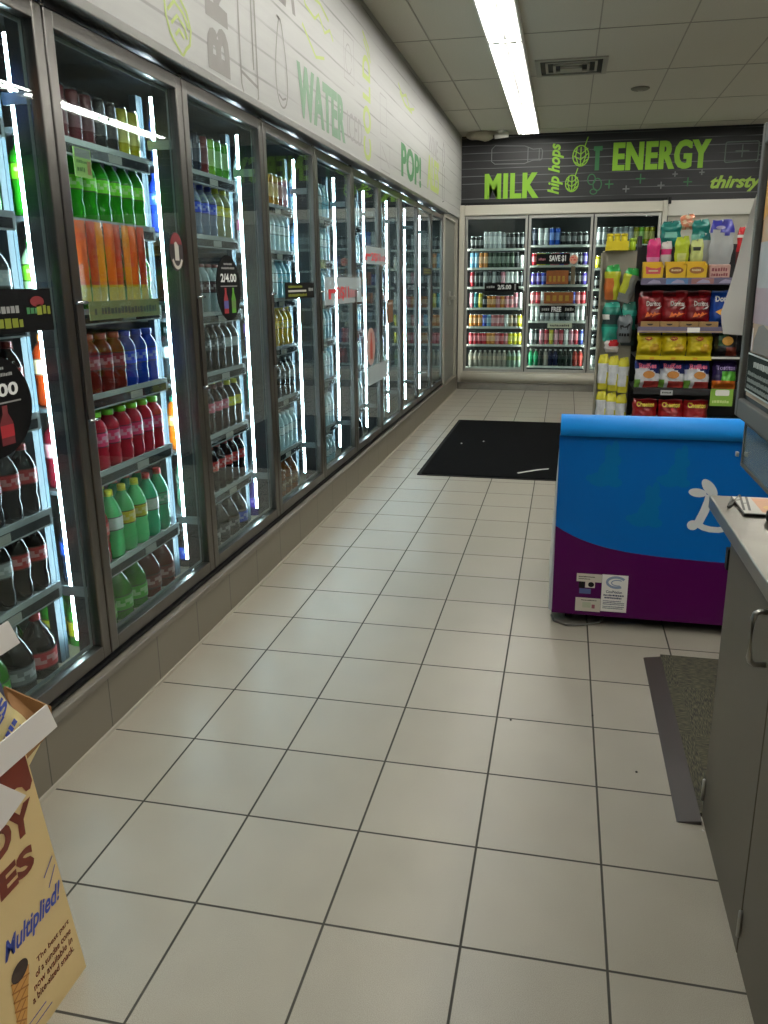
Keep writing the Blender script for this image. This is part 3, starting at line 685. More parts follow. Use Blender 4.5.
# what stands on each shelf, listed from the lamp at the far seam towards the camera side
STOCK = {
 0: ['tbl to to to', 'lime lime lime', 'sil sil lime', 'redd redd cola', 'cola cola cola cola', 'cola cola colag colag', 'c2 cg2 g2'],
 1: ['ty ty tk tk tm tm tm to to', 'lime lime lime lime lime lime lime lime lime', 'lime lime lime lime lime lime limew limew limew', 'blue blue blue red red red red ora ora',
     'pink pink pink pink pink pink pink dred dred', 'mint5 mint4 mint3 mint2 mint1 redl bluel bluel', 'r2 r2 g2 g2 g2 y2'],
 2: ['tg tg tgl tr tn tn tn tbl tbl', 'ylc ylc blc blc blc blc bl bl bl', 'clrm clrm clrd clrd clrd clrd dark dark', 'sil sil dark dark dark dark dark sil sil', 'yeld yeld pinkd pinkd pinkd pinkd orat orat orat',
     'redd redd redd redd redd redd pale pale', 'p2 k2 k2 k2 k2 p2'],
 3: ['tp tb ta ta ta clr clr clr clr', 'clr clr clr clr clr clr clrp clrp clrp', 'cyan cyan cyan clr clr clr mag mag', 'yw yw yw yw dark dark pur pur', 'sil dark dark dark dark dark teal teal', 'clr clr clr clr clr clr mag mag', 'a2 a2 a2 a2 v2 v2'],
 4: ['cyan cyan clr clr cyan clrb clrb clrb clrb', 'cyan clr clr clr clr clr clrb clrb clrb', 'clrb clrb cyan cyan clrm', 'cyan cyan clr clr clr', 'cyan clr clr clr clr', 'clr clr clr clr clr', 'clr clr clr clr'],
 5: ['clr clr cyan', 'clr clr clrp', 'cyan clr clr', 'clrb cyan clr', 'clrb clr clr', 'clr clr clr', 'k2 a2 clr'],
 6: ['cyan clr clr', 'clr clr cyan', 'clr cyan clr', 'bluel clrb clr', 'bluel clr clr', 'clr clr clr', 'clr clr clr'],
 7: ['clr clr clr', 'clr sil clr', 'clr clr sil', 'redd sil clr', 'yw ylc yw', 'clr clr clr', 'clr clr clr'],
 8: ['clr clr', 'sil clr', 'clr clr', 'redd sil', 'yw yw', 'clr clr', 'clr clr'],
 9: ['clr clr', 'clr sil', 'clr clr', 'bluel redd', 'kr kr', 'clr clr', 'clr clr'],
}
SHN = ['top', 'second', 'third', 'fourth', 'fifth', 'sixth', 'bottom']
rj = random.Random(11)
for b in range(10):
    y1 = G(b)
    for si, row in enumerate(STOCK[b]):
        z = BAYZ[b][si]; off = .045
        prev = 0
        for k, kd in enumerate(row.split()):
            sh = KIND[kd][0]; r = max(p[0] for p in SHAPES[sh][0])+.0027
            if k == 0: y = y1-.036-r
            else: y -= prev+r
            prev = r
            xx = -1.70-(r-.036)*.9+rj.uniform(-.0012, .0012)
            item(kd, xx, y, z, '%s, %s from the light tube, %s shelf, %s wall cooler' % (KIND[kd][4], ORD[k], SHN[si], BAYN[b]), 'drinks on the %s shelf of the %s wall cooler' % (SHN[si], BAYN[b]), parts=b < 5)
            if b in (0, 1, 2) and si >= 4 and k < 6:
                kd2 = {'mint1': 'mint2', 'mint3': 'mint4', 'pink': 'pink'}.get(kd, kd)
                item(kd2, xx-2*r-.002, y, z, 'rear-row %s, %s from the light tube, %s shelf, %s cooler' % (KIND[kd2][4], ORD[k], SHN[si], BAYN[b]), 'rear-row drinks in the first three wall coolers', parts=b < 5)

# ------------------------------------------------------------------ corner door beyond the coolers
s = MB(); y0 = G(9)
s.box(-1.60, -1.515, y0+.045, y0+.14, .165, 2.19, b=.006); s.box(-1.60, -1.515, BY-.16, BY-.05, .165, 2.19, b=.006); s.box(-1.60, -1.52, y0+.14, BY-.16, 2.08, 2.19)
d = s.build('door_1', [mat('door_frame_paint', '#a09c90', .45)]); tag(d, kind='structure')
s = MB(); s.box(-1.60, -1.55, y0+.145, BY-.165, .17, 2.075, b=.004); s.build('door_leaf', mat('door_leaf_grey', '#77776f', .4, .3), d)
s = MB(); s.box(-1.545, -1.50, y0+.55, y0+.90, 1.16, 1.20, b=.006); s.box(-1.5495, -1.53, y0+.60, y0+.68, 1.10, 1.26, b=.004); s.build('door_handle', STEEL, d)
# ------------------------------------------------------------------ back wall coolers
BXG = [-1.427, -.642, .143, .928]; BZ0, BZ1 = .238, 2.158; DY = 8.757
s = MB(); s.box(-1.497, -1.43, DY-.02, BY+.02, .10, 2.29, b=.008); s.box(.931, .985, DY-.02, BY+.02, .10, 2.29, b=.006)
s.box(-1.43, .931, DY-.035, BY+.0, 2.165, 2.285, b=.006)
s.box(-1.43, .931, DY-.01, BY, .095, .235)
tag(s.build('trim_6', [OFFW]), kind='structure')
s = MB(); s.box(-1.50, 1.0, BY-.03, BY, 2.286, 2.325); s.box(.985, 1.02, DY-.02, BY, 2.25, 2.325); tag(s.build('trim_7', [BLACK]), kind='structure')
s = MB(); s.tube([(-1.45, DY-.03, .165), (.97, DY-.03, .165)], .055, 14); tag(s.build('trim_8', [mat('bumper_cream', '#bdb8a9', .4)]), kind='structure')
s = MB(); s.box(-1.5, .98, DY+.0, DY+.02, 0, .085); tag(s.build('baseboard_back', [mat('kick_steel', '#a8a6a0', .22, 1.0, noise=.3, nscale=6)]), kind='structure')
BSH = [[1.771, 1.538, 1.302, 1.038, .801, .57, .281], [1.804, 1.561, 1.323, 1.088, .876, .578, .302], [1.80, 1.52, 1.27, 1.02, .79, .55, .29]]
BLAB = ['back cooler beside the corner, its cans behind a 2/5.00 sign', 'middle back cooler with orange boxes and SAVE and FREE signs', 'back cooler partly hidden behind the snack rack']
BST = [['kk kk kk tw tw tw tw ms mk mk mk mk', 'mb mb mo mo mg mg mg mg mg mg mk kw', 'mr mk mk ms mk ms mk mp mw mw mw mk', 'mp mt my kk ko ko kp ko kp kp mp mw', 'ko ko ko kb kl kp kp kp kw kt kn ky', 'kr kr kr kr ko ko kp kr kp ky ky ky', 'bw bw bw bw bw bw bw bw bgr bgr bgr'],
       ['tn tw tw tbl tbl kk kk kk kk kk', 'kr ky ky kg kp kp kb kr kw kw kk kv', 'kv kv kb kb kb kb kk kk kk kk kv', 'kp kr kw kw ky kg kg kw kb kp kr', 'mw mw ms ms mw ms mk mk mw mw mw', 'ms mk mp mr my mp mr mw mp mr mn', 'bg bg bk bw bn bn bk bk bk br br'],
       ['ts ts tk ts ts ts ts ty tgl ty ty', 'ky ky ky kg', 'kk ks kk', 'kk kk ks', 'ks ks kk', 'kk kk kk', 'ks kw kk']]
BN = ['first', 'second', 'third']
for i in range(3):
    xa, xb = BXG[i], BXG[i+1]; w = xb-xa
    t = empty('glass_door_fridge', BLAB[i], 'cooler', (xa, DY, 0), 'glass door coolers on the back wall')
    fw = .036
    s = MB()
    for a, b in ((.006, fw), (w-fw, w-.006)): s.box(a, b, -.0, .03, BZ0, BZ1, b=.004)
    for c, d in ((BZ0, BZ0+fw), (BZ1-fw, BZ1)): s.box(fw-.002, w-fw+.002, .0005, .03, c, d, b=.003)
    dr = s.build('door', mat('door_silver', '#b5b4ae', .35, .7), t)
    s = MB(); s.box(fw-.003, w-fw+.003, .013, .018, BZ0+fw-.003, BZ1-fw+.003); s.build('glass_pane', GLASS, dr)
    s = MB(); s.tube([(w-.022, -.02, .95), (w-.022, -.02, 1.25)], .007, 8); s.box(w-.03, w-.014, -.02, 0, .95, .966); s.box(w-.03, w-.014, -.02, 0, 1.234, 1.25); s.build('handle', mat('handle_dark'), dr)
    s = MB(); s.box(-.02, .02, .035, .10, BZ0, BZ1); mu = s.build('mullion', mat('mullion_black'), t)
    s = MB(); s.tube([(0, .112, BZ0+.06), (0, .112, BZ1-.06)], .008, 8); s.build('light_tube', mat('led_tube_dim', '#f4f7ee', .4, emit=60), mu)
    for z in BSH[i]:
        s = MB(); s.box(.025, w-.025, .135, .60, z-.012, z); sh = s.build('shelf', SHELFM, t)
        s = MB(); s.box(.025, w-.025, .125, .1345, z-.022, z+.006); s.build('price_rail', [mat('pale_rail', '#c9cac4', .35)], sh)
    s = MB(); s.box(0, w, .64, .655, .2, 2.25); s.build('back_panel', mat('fridge_back', '#2e3131', .6), t)
    s = MB(); s.box(0, w, .035, .64, 2.165, 2.18); s.build('top_panel', LINER, t)
    s = MB(); s.box(0, w, .035, .64, .21, .232); s.build('base_panel', LINER, t)
    for si, row in enumerate(BST[i]):
        kk = row.split(); n = len(kk)
        pit = .0585 if n > 5 else .066
        x = xa+.045+.033
        for k, kd in enumerate(kk):
            if n > 5: x = xa+.05+.03+(w-.16)*k/(n-1)
            else: x = xa+.08+k*pit
            item(kd, x, DY+.185, BSH[i][si], '%s, %s from the corner end, %s shelf, %s back cooler' % (KIND[kd][4], ORD[k], SHN[si], BN[i]), 'drinks on the %s shelf of the %s back cooler' % (SHN[si], BN[i]), parts=False, sz=(1.28 if KIND[kd][1] and KIND[kd][0] in ('can', 'mid', 'tall') else 1.0))
s = MB(); s.box(.985, 1.0, DY+.03, DY+.655, .2, 2.2); tag(s.build('fridge_wall', [mat('cold_room_wall')]), kind='structure')

INKW = mat('white_ink', '#d9d9d6', .6); INKR = mat('red_ink', '#c0242a', .6); SIGNB = mat('sign_black', '#050506', .6, spec=.12); INKY = mat('yellowgreen_ink', '#757c16', .6)
rw = random.Random(5)
def card(name, label, cat, F, u0, v0, u1, v1, m, t=.003, n0=0.0, group=None, shape=None):
    s = MB(); s.prism(shape or rect(u0, v0, u1, v1), lambda u, v, n: F(u, v, n+n0), t)
    return tag(s.build(name, m), label, cat, group)
FD = BACK(DY-.001)
c = card('price_sign', 'black 2/5.00 sign on the glass of the corner back cooler', 'sign', FD, -1.165, 1.255, -.735, 1.352, SIGNB)
s = MB(); put_text(s, '2/5.00', FD, -1.0, 1.275, -.83, 1.33, .0042, bold=.03); s.build('lettering', INKW, c)
s = MB(); words_row(s, FD, -1.14, -1.03, 1.29, 1.32, .0042, 0, rw, 1); s.build('small_print', mat('grey_print', '#8b8b88', .6), c); s = MB(); s.flat(rect(-.79, 1.265, -.77, 1.34), FD, .0042); s.build('can_print', mat('grey_print'), c)
c = card('price_sign', 'black SAVE sign on the middle back cooler door', 'sign', FD, -.53, 1.575, -.12, 1.70, SIGNB)
s = MB(); put_text(s, 'SAVE $1', FD, -.37, 1.60, -.17, 1.68, .0042, bold=.03); s.build('lettering', INKW, c)
s = MB(); words_row(s, FD, -.50, -.40, 1.62, 1.65, .0042, 0, rw); s.build('small_print', mat('pink_print', '#9a5a62', .6), c)
s = MB(); s.prism(ellipse(-.075, 1.63, .05, .055, 18), lambda u, v, n: FD(u, v, n), .004); c = tag(s.build('round_sticker', mat('peach_sticker', '#c88a72', .6)), 'round peach sticker beside the SAVE sign on the back cooler', 'sticker')
s = MB(); words_row(s, FD, -.11, -.045, 1.615, 1.635, .005, 0, rw); words_row(s, FD, -.105, -.05, 1.645, 1.66, .005, 0, rw); s.build('small_print', INKR, c)
c = card('price_sign', 'black FREE sign low on the middle back cooler door', 'sign', FD, -.46, .985, -.03, 1.075, SIGNB)
s = MB(); put_text(s, 'FREE', FD, -.32, 1.0, -.20, 1.06, .0042, bold=.03); s.build('lettering', INKW, c)
for a_, b_ in ((-.44, -.35), (-.15, -.05)):
    s = MB(); words_row(s, FD, a_, b_, 1.01, 1.05, .0042, 0, rw, 1); s.build('small_print', mat('grey_print'), c)
c = card('price_sign', 'pale long label under the FREE sign on the middle back cooler', 'sign', FD, -.36, .80, -.06, .86, mat('pale_green_card', '#a9b29a', .6))
s = MB(); words_row(s, FD, -.33, -.09, .815, .845, .0042, 0, rw, 1); s.build('small_print', mat('dark_print', '#45483f', .6), c)
for lb, u0, u1, v0, v1 in (('orange drinks case on the third shelf of the middle back cooler', -.40, -.13, 1.335, 1.50), ('orange drinks case on the fourth shelf of the middle back cooler', -.42, -.06, 1.098, 1.235)):
    s = MB(); s.box(u0, u1, DY+.06, DY+.122, v0, v1, b=.004)
    c = s.build('drinks_case', mat('orange_case', '#a8521c', .5, noise=.25, nscale=14)); tag(c, lb, 'case', 'orange cases in the middle back cooler')
    Fc = BACK(DY+.06); s = MB()
    for q in range(4): s.flat(rect(u0+.03+q*(u1-u0-.05)/4, v0+.03, u0+.03+(q+.6)*(u1-u0-.05)/4, v0+.10), Fc, .001)
    s.build('bottle_print', mat('amber_print', '#c88a2a', .5), c)
s = MB(); s.box(-.10, -.05, DY+.07, DY+.12, 1.335, 1.55, b=.004); tag(s.build('snack_pack', mat('tan_pack', '#8a6a52', .5)), 'tall tan pack beside the orange case in the middle back cooler', 'pack')

# ------------------------------------------------------------------ signs and boxes on the wall cooler doors
FG = LEFT(XF+.0008)
def mini_bottle(s, cu, v0, h, w, d, mi):
    s.flat([(cu-w/2, v0), (cu+w/2, v0), (cu+w/2, v0+h*.55), (cu+w*.2, v0+h*.8), (cu+w*.2, v0+h), (cu-w*.2, v0+h), (cu-w*.2, v0+h*.8), (cu-w/2, v0+h*.55)], FG, d, mi)
def oval_sign(label, cu, cv, a, b, bottles):
    s = MB(); s.prism(ellipse(cu, cv, a, b, 40), FG, .003); o = tag(s.build('oval_price_sign', SIGNB), label, 'sign', 'oval black price signs on the cooler doors')
    s = MB(); put_text(s, '2/4.00', FG, cu-a*.66, cv+b*.18, cu+a*.66, cv+b*.44, .004, bold=.03); s.build('lettering', INKW, o)
    s = MB(); words_row(s, FG, cu-a*.55, cu+a*.55, cv+b*.57, cv+b*.64, .004, 0, rw, 1); words_row(s, FG, cu-a*.35, cu+a*.35, cv+b*.70, cv+b*.76, .004, 0, rw, 1); s.ribbon([(cu-a*.7, cv+b*.06), (cu+a*.7, cv+b*.06)], .004, FG, .004); s.build('small_print', mat('grey_print'), o)
    for (du, w, cb, cl) in bottles:
        s = MB(); mini_bottle(s, cu+du*a, cv-b*.80+abs(du)*b*.1, b*.78, w*a, .004, 0); s.flat(rect(cu+du*a-w*a/2, cv-b*.62, cu+du*a+w*a/2, cv-b*.38), FG, .0045, 1)
        s.build('bottle_print', [mat('pr_'+cb, cb, .6), mat('pr_'+cl, cl, .6)], o)
    return o
oval_sign('oval black price sign on the first cooler door showing one red bottle', .305, 1.08, .142, .128, ((.25, .34, '#5e0f16', '#9a1822'),))
oval_sign('oval black 2/4.00 sign with red and green bottles, third cooler door', 1.745, 1.355, .118, .132, ((-.32, .36, '#8a1a22', '#4a4a8a'), (.32, .36, '#4a8a1a', '#5a7a3a')))
c = card('advert_strip', 'black advert strip across the first cooler door, above its oval sign', 'sign', FG, .04, 1.255, .575, 1.365, SIGNB)
s = MB(); s.flat(ellipse(.515, 1.332, .028, .014, 14), FG, .0042, 0); words_row(s, FG, .47, .51, 1.30, 1.318, .0042, 1, rw, 1); words_row(s, FG, .51, .565, 1.297, 1.325, .0042, 2, rw, 1)
s.build('lettering', [mat('dim_red_ink', '#6e1016', .6), DG, INKY, mat('grey_print')], c); s = MB(); words_row(s, FG, .06, .44, 1.305, 1.325, .0042, 3, rw, 1); words_row(s, FG, .06, .45, 1.268, 1.295, .0042, 2, rw, 1)
s.build('lettering', [mat('dim_red_ink', '#6e1016', .6), DG, INKY, mat('grey_print')], c)
c = card('advert_strip', 'black strip with yellow print across the fourth cooler door', 'sign', FG, 2.42, 1.295, 2.88, 1.375, SIGNB)
s = MB(); words_row(s, FG, 2.46, 2.68, 1.348, 1.362, .0042, 0, rw, 1); s.flat(rect(2.46, 1.328, 2.74, 1.338), FG, .0042, 1); words_row(s, FG, 2.46, 2.75, 1.304, 1.32, .0042, 0, rw, 1); words_row(s, FG, 2.78, 2.86, 1.33, 1.35, .0042, 2, rw)
s.build('lettering', [INKY, mat('pale_print', '#b8b3a8', .6), mat('grey_print')], c)
for lb, u0, u1, v0, v1 in (('clear red-lettered card on the fifth cooler door', 3.08, 3.92, 1.245, 1.405), ('clear red-lettered card on the sixth cooler door, higher than its neighbour', 3.97, 4.80, 1.50, 1.62)):
    c = card('plastic_card', lb, 'sign', FG, u0, v0, u1, v1, FROST, group='clear red-lettered cards on cooler doors')
    h = v1-v0
    s = MB(); s.flat(rect(u0+.07, v0+h*.42, u0+.23, v0+h*.56), FG, .004); s.flat(rect(u0+.07, v0+h*.2, u0+.12, v0+h*.42), FG, .004); s.build('red_block', INKR, c); s = MB()
    put_text(s, '2/$11', FG, u0+.24, v0+h*.12, u0+.52, v0+h*.66, .004, bold=.02, space=.8); s.build('lettering', INKR, c)
    s = MB(); words_row(s, FG, u0+.53, u0+.72, v0+h*.2, v0+h*.55, .004, 0, rw, 1); s.build('small_print', mat('faded_red_print', '#b8787a', .6), c)
    s = MB(); s.box(XF+.0008, XF+.006, u0, u1, v1, v1+.02); s.build('clip_rail', ACRYL, c)
c = card('strip_card', 'narrow brown card on the seventh cooler door', 'sign', FG, 4.70, 1.06, 4.92, 1.235, mat('brown_card', '#6b4a2c', .6))
s = MB(); words_row(s, FG, 4.73, 4.89, 1.20, 1.22, .0042, 0, rw, 1); s.build('small_print', mat('pale_print'), c)
s = MB(); s.prism(ellipse(4.17, .92, .12, .135, 26), FG, .004); c = tag(s.build('oval_sticker', mat('peach_plastic', '#c9a59a', .4, alpha=.75)), 'peach oval sticker with a red bottle on the sixth cooler door', 'sticker')
s = MB(); mini_bottle(s, 4.17, .83, .19, .07, .005, 0); s.build('bottle_print', mat('rust_print', '#a8422e', .6), c)
t = empty('leaflet_pocket', 'clear leaflet pocket below the peach oval sticker on the sixth cooler', 'pocket', (XF+.0008, 4.3, .66))
s = MB(); s.box(0, .003, -.33, .33, 0, .20); s.build('back_sheet', ACRYL, t); s = MB(); s.box(.03, .033, -.33, .33, 0, .13); s.box(.0035, .0295, -.33, -.327, 0, .13); s.box(.0035, .0295, .327, .33, 0, .13); s.box(.0035, .0295, -.326, .326, 0, .003); s.build('front_sheet', FROST, t)
c = card('door_sticker', 'small dark green sticker high on the ninth cooler door', 'sticker', FG, 6.30, 1.44, 6.80, 1.51, mat('dark_sticker', '#20241c', .5))
s = MB(); words_row(s, FG, 6.36, 6.74, 1.48, 1.495, .0042, 0, rw, 1); words_row(s, FG, 6.36, 6.74, 1.455, 1.47, .0042, 0, rw, 1); s.build('small_print', mat('dull_yellow_print', '#7a7a3a', .6), c)
s = MB(); s.prism(ellipse(1.312, 1.485, .05, .068, 26), FG, .003); c = tag(s.build('oval_sticker', mat('sticker_dark', '#17090b', .5)), 'small dark oval sticker with red top on the second cooler door', 'sticker')
s = MB(); s.flat(ellipse(1.312, 1.49, .046, .06, 14, .35, PI-.35), FG, .004, 0); s.flat([(1.297, 1.455), (1.327, 1.455), (1.327, 1.505), (1.31, 1.52), (1.297, 1.515)], FG, .0045, 1); s.ribbon(ellipse(1.312, 1.485, .038, .055, 10, PI+.5, 2*PI-.5), .012, FG, .0045, 1); s.build('print', [mat('dark_red_print', '#6a1218', .6), mat('pale_print')], c)

# clear box of orange packets inside the second cooler, and the cards near it
bxl = empty('acrylic_box', 'clear box hung inside the second cooler door holding orange packets', 'box', (-1.62, 1.07, 1.315))
s = MB(); s.box(-.028, .028, -.215, .215, 0, .003); s.box(.0255, .028, -.215, .215, .003, .05); s.box(-.028, -.0255, -.215, .215, .003, .24); s.box(-.025, .025, -.215, -.2125, .003, .12); s.box(-.025, .025, .2125, .215, .003, .12)
s.build('tray', ACRYL, bxl)
s = MB(); s.box(.0285, .0315, -.215, .215, -.05, .008); s.build('label_card', mat('olive_card', '#77774a', .6), bxl); s = MB(); Fq = frame((.0316, 0, 0), (0, 1, 0), (0, 0, 1), (1, 0, 0)); words_row(s, Fq, -.19, .19, -.035, -.012, .001, 0, rw, .9); s.build('small_print', mat('dark_print'), bxl)
OR = [mat('packet_orange', '#d2540f', .3), mat('packet_red', '#b03412', .3), mat('packet_amber', '#d87a10', .3)]
YB = mat('packet_yellow', '#b89a14', .3); PRN = mat('packet_dark', '#7a2410', .4)
def stick_packet():
    s = MB(); nu, nv = 6, 14; w, h = .046, .245
    def P(i, j, sg):
        u = i/nu; v = j/nv; th = .008*math.sin(PI*u)**.6*min(1, 6*v, 6*(1-v))+.0006
        return (sg*th, (u-.5)*w*(1-.05*math.sin(6*v)), v*h)
    for sg in (1, -1):
        vs = [P(i, j, sg) for j in range(nv+1) for i in range(nu+1)]
        for j in range(nv):
            for i in range(nu):
                q = (j*(nu+1)+i, j*(nu+1)+i+1, (j+1)*(nu+1)+i+1, (j+1)*(nu+1)+i)
        fs = [[(j*(nu+1)+i, j*(nu+1)+i+1, (j+1)*(nu+1)+i+1, (j+1)*(nu+1)+i)[:: sg] for i in range(nu)] for j in range(nv)]
        o = len(s.v); s.v.extend(vs)
        for j in range(nv):
            for f in fs[j]:
                s.f.append([o+x for x in f]); s.mi.append(1 if j < 3 else (2 if (5 <= j <= 11 and i in (2, 3) and j % 2) else 0)); s.sm.append(True)
    return s
pk = stick_packet()
for k in range(8):
    o = link('snack_packet', pk.mesh('snack_packet', [OR[k % 3], YB, PRN]))
    y = 1.07-.178+.0495*k
    o.location = (-1.618+.004*(k % 2), y, 1.32); o.rotation_euler = (0, 0, .1*(k % 3-1))
    tag(o, '%s orange snack packet from the mullion lamp in the clear door box' % ORD[7-k], 'packet', 'orange packets in the clear box')
c = tag(MB().box(-1.650, -1.647, .945, 1.035, 1.70, 1.785).build('shelf_ticket', mat('pale_green_ticket', '#9fbf6a', .6)), 'pale green ticket hanging below the top shelf of the second cooler', 'ticket')
Fk = LEFT(-1.6469); s = MB(); words_row(s, Fk, .955, 1.0, 1.715, 1.73, .001, 0, rw, 1); words_row(s, Fk, .955, 1.01, 1.74, 1.75, .001, 0, rw, 1); s.flat(rect(1.01, 1.71, 1.03, 1.75), Fk, .001, 1); s.flat(rect(.95, 1.757, 1.03, 1.783), Fk, .001, 2); s.build('print', [mat('green_print', '#5a7a3a', .6), mat('tan_print', '#a07a52', .6), mat('grey_print')], c)
c = tag(MB().box(-1.640, -1.637, 1.455, 1.497, 1.30, 1.40).build('clip_card', mat('grey_green_card', '#7b8266', .6)), 'small grey-green card clipped over the lamp of the second cooler', 'card')
MB().box(-1.642, -1.634, 1.46, 1.492, 1.40, 1.425, b=.003).build('clip', ACRYL, c); MB().box(-1.642, -1.634, 1.46, 1.492, 1.278, 1.30, b=.003).build('clip', ACRYL, c)
# ------------------------------------------------------------------ pillow bags
def bag_depth(u, v, w, h, t):
    a = max(0.0, 1-abs(2*u/w)**2.6); q = v/h
    e = min(1.0, max(0.0, (q-.05)/.2), max(0.0, (.94-q)/.2))
    e = math.sin(e*PI/2) if e < 1 else 1.0
    return t*(a**.6)*e*(1+.10*math.sin(23*u/w+9*q)*math.sin(7*q+3*u/w))+.0008
_bag_rng = random.Random(21)
def bag_mesh(name, w, h, t, mats, fn, nu=14, nv=18, pinch=.10):
    """crimped pouch standing at the origin, front towards -y; fn(p, q) gives the material of the front at p, q in 0..1"""
    s = MB(); lean = _bag_rng.uniform(-.05, .05)*w; jit = [[_bag_rng.uniform(.78, 1.15) for _ in range(nu+1)] for _ in range(nv+1)]
    for sg in (-1, 1):
        vs = []
        for j in range(nv+1):
            for i in range(nu+1):
                u = (i/nu-.5)*w; v = j/nv*h
                q_ = v/h; sq = 1-pinch*abs(2*q_-1)**5
                d = bag_depth(u, v, w, h, t)
                if 0 < j < nv and 0 < i < nu: d = .0008+(d-.0008)*jit[j][i]
                z = v+ (.004*math.sin(40*u) if j == nv else 0)
                vs.append((u*sq*(1-.05*math.sin(PI*q_))+lean*math.sin(PI*q_)+pinch*.10*w*math.sin(17*q_+3*u/w), sg*d, z))
        o = len(s.v); s.v.extend(vs)
        for j in range(nv):
            for i in range(nu):
                q = [o+j*(nu+1)+i, o+j*(nu+1)+i+1, o+(j+1)*(nu+1)+i+1, o+(j+1)*(nu+1)+i]
                s.f.append(q if sg < 0 else q[::-1]); s.mi.append(fn((i+.5)/nu, (j+.5)/nv) if sg < 0 else 0); s.sm.append(True)
    return s.mesh(name, mats)
FO = frame((0, 0, 0), (1, 0, 0), (0, 0, 1), (0, -1, 0))
def bag_text(bag, txt, w, h, t, u0, v0, u1, v1, m, **k):
    s = MB(); put_text(s, txt, FO, u0, v0, u1, v1, .003, warp=lambda u, v: bag_depth(u, v, w, h, t)*1.17, **k)
    return s.build('lettering', m, bag)
def bag_blob(bag, name, w, h, t, polys, m):
    s = MB()
    for p in polys:
        cu = sum(x for x, _ in p)/len(p); cv = sum(y for _, y in p)/len(p); n = len(p)
        vs = [FO(cu, cv, bag_depth(cu, cv, w, h, t)*1.16+.0028)]
        for r in (.5, 1.0): vs += [FO(cu+(x-cu)*r, cv+(y-cv)*r, bag_depth(cu+(x-cu)*r, cv+(y-cv)*r, w, h, t)*1.16+.0028) for x, y in p]
        s.add(vs, [(0, 1+i, 1+(i+1) % n) for i in range(n)]+[(1+i, 1+n+i, 1+n+(i+1) % n, 1+(i+1) % n) for i in range(n)], 0, True)
    return s.build(name, m, bag)
FOIL = lambda k, c: mat('foil_'+k, c, .28, .1, coat=.2)

# ------------------------------------------------------------------ snack rack
RY = 4.2; RX0, RX1 = .335, 1.22
t = empty('snack_rack', 'black snack rack of chip bags behind the blue freezer', 'rack', (0, 0, 0))
s = MB(); s.box(RX0, RX1, 4.66, 4.69, .02, 1.62); s.build('back_panel', mat('rack_black', '#141414', .5), t)
for x in (RX0, RX1-.03): s = MB(); s.box(x, x+.03, 4.60, 4.659, 0, 1.68); s.build('upright', mat('rack_black'), t)
s = MB(); s.box(RX0, RX1, 4.24, 4.6, 0, .16); s.build('base_deck', mat('rack_black'), t)
LIL = mat('strip_lilac', '#5f5870', .5); BLU = mat('strip_blue', '#4a6f98', .5); COR = mat('strip_coral', '#8a5f5c', .5); YEL = mat('strip_yellow', '#c8b818', .5); BLK = mat('rack_rail', '#1c1c1e', .4)
FRk = BACK(RY)
for z, zt, m_, nm in ((1.385, .05, LIL, 'lilac'), (1.066, .045, LIL, 'lilac'), (.872, .033, YEL, 'yellow'), (.652, .05, BLK, 'black'), (.40, .05, BLK, 'black')):
    s = MB(); s.box(RX0+.005, RX1-.005, RY+.012, 4.655, z-.012, z); sh = s.build('shelf', mat('rack_black'), t)
    s = MB(); x1 = RX1 if z != .872 else .83; s.box(RX0+.005, x1, RY, RY+.011, z-zt+.012, z+.006); r = s.build('price_rail', m_, sh)
    if z == 1.385:
        for a, b, mm in ((.50, .64, BLU), (.66, .80, COR), (.97, 1.1, BLU)):
            s = MB(); s.flat(rect(a, z-zt+.016, b, z+.002), FRk, .0008); s.build('strip_print', mm, r)
        s = MB(); 
        for a in (.38, .53, .69, .83):
            s = MB(); s.flat([(a, z-.03), (a+.09, z-.03), (a+.08, z-.012), (a+.04, z-.004), (a+.015, z-.016)], FRk, .0016); s.build('strip_print', mat('pale_lilac', '#8f8aa2', .6), r)
    if z == 1.066:
        s = MB(); s.flat(rect(.345, 1.036, .90, 1.046), FRk, .0008); s.flat(rect(.66, 1.036, .74, 1.068), FRk, .0012, 1); s.build('strip_print', [mat('tan_strip', '#a08a72', .6), PAPER], r)
    if z == .872:
        s = MB(); 
        for a in (.43, .57, .71):
            s = MB(); s.flat(rect(a, .853, a+.03, .868), FRk, .0008); s.build('strip_print', mat('amber_strip', '#c89018', .6), r)
        s = MB(); s.box(.83, RX1-.005, RY+.002, RY+.011, .862, .876); s.build('rail_edge', mat('pale_rail'), sh)
    if z == .652:
        s = MB(); s.flat(rect(.52, .61, .60, .645), FRk, .001); words_row(s, FRk, .53, .59, .622, .634, .0015, 1, rw, 1); s.build('price_ticket', [mat('grey_ticket', '#a9abad', .6), mat('dark_print')], r)
c = card('price_sign', 'green price card hanging under the purple chip bag', 'sign', BACK(RY-.002), .845, .545, .99, .66, mat('green_card', '#7fa83a', .6))
Fc = BACK(RY-.002); s = MB(); s.flat(rrect(.875, .615, .965, .655, .01), Fc, .0042, 0); words_row(s, Fc, .86, .97, .565, .585, .0042, 1, rw, 1); s.build('print', [PAPER, mat('pale_green_print', '#c0d08a', .6)], c)

def put_bag(name, label, cat, me, x, y, z, group, rx=0.0, rz=0.0, ry=0.0):
    o = link(name, me); o.location = (x, y, z); o.rotation_euler = (rx, ry, rz); tag(o, label, cat, group); return o
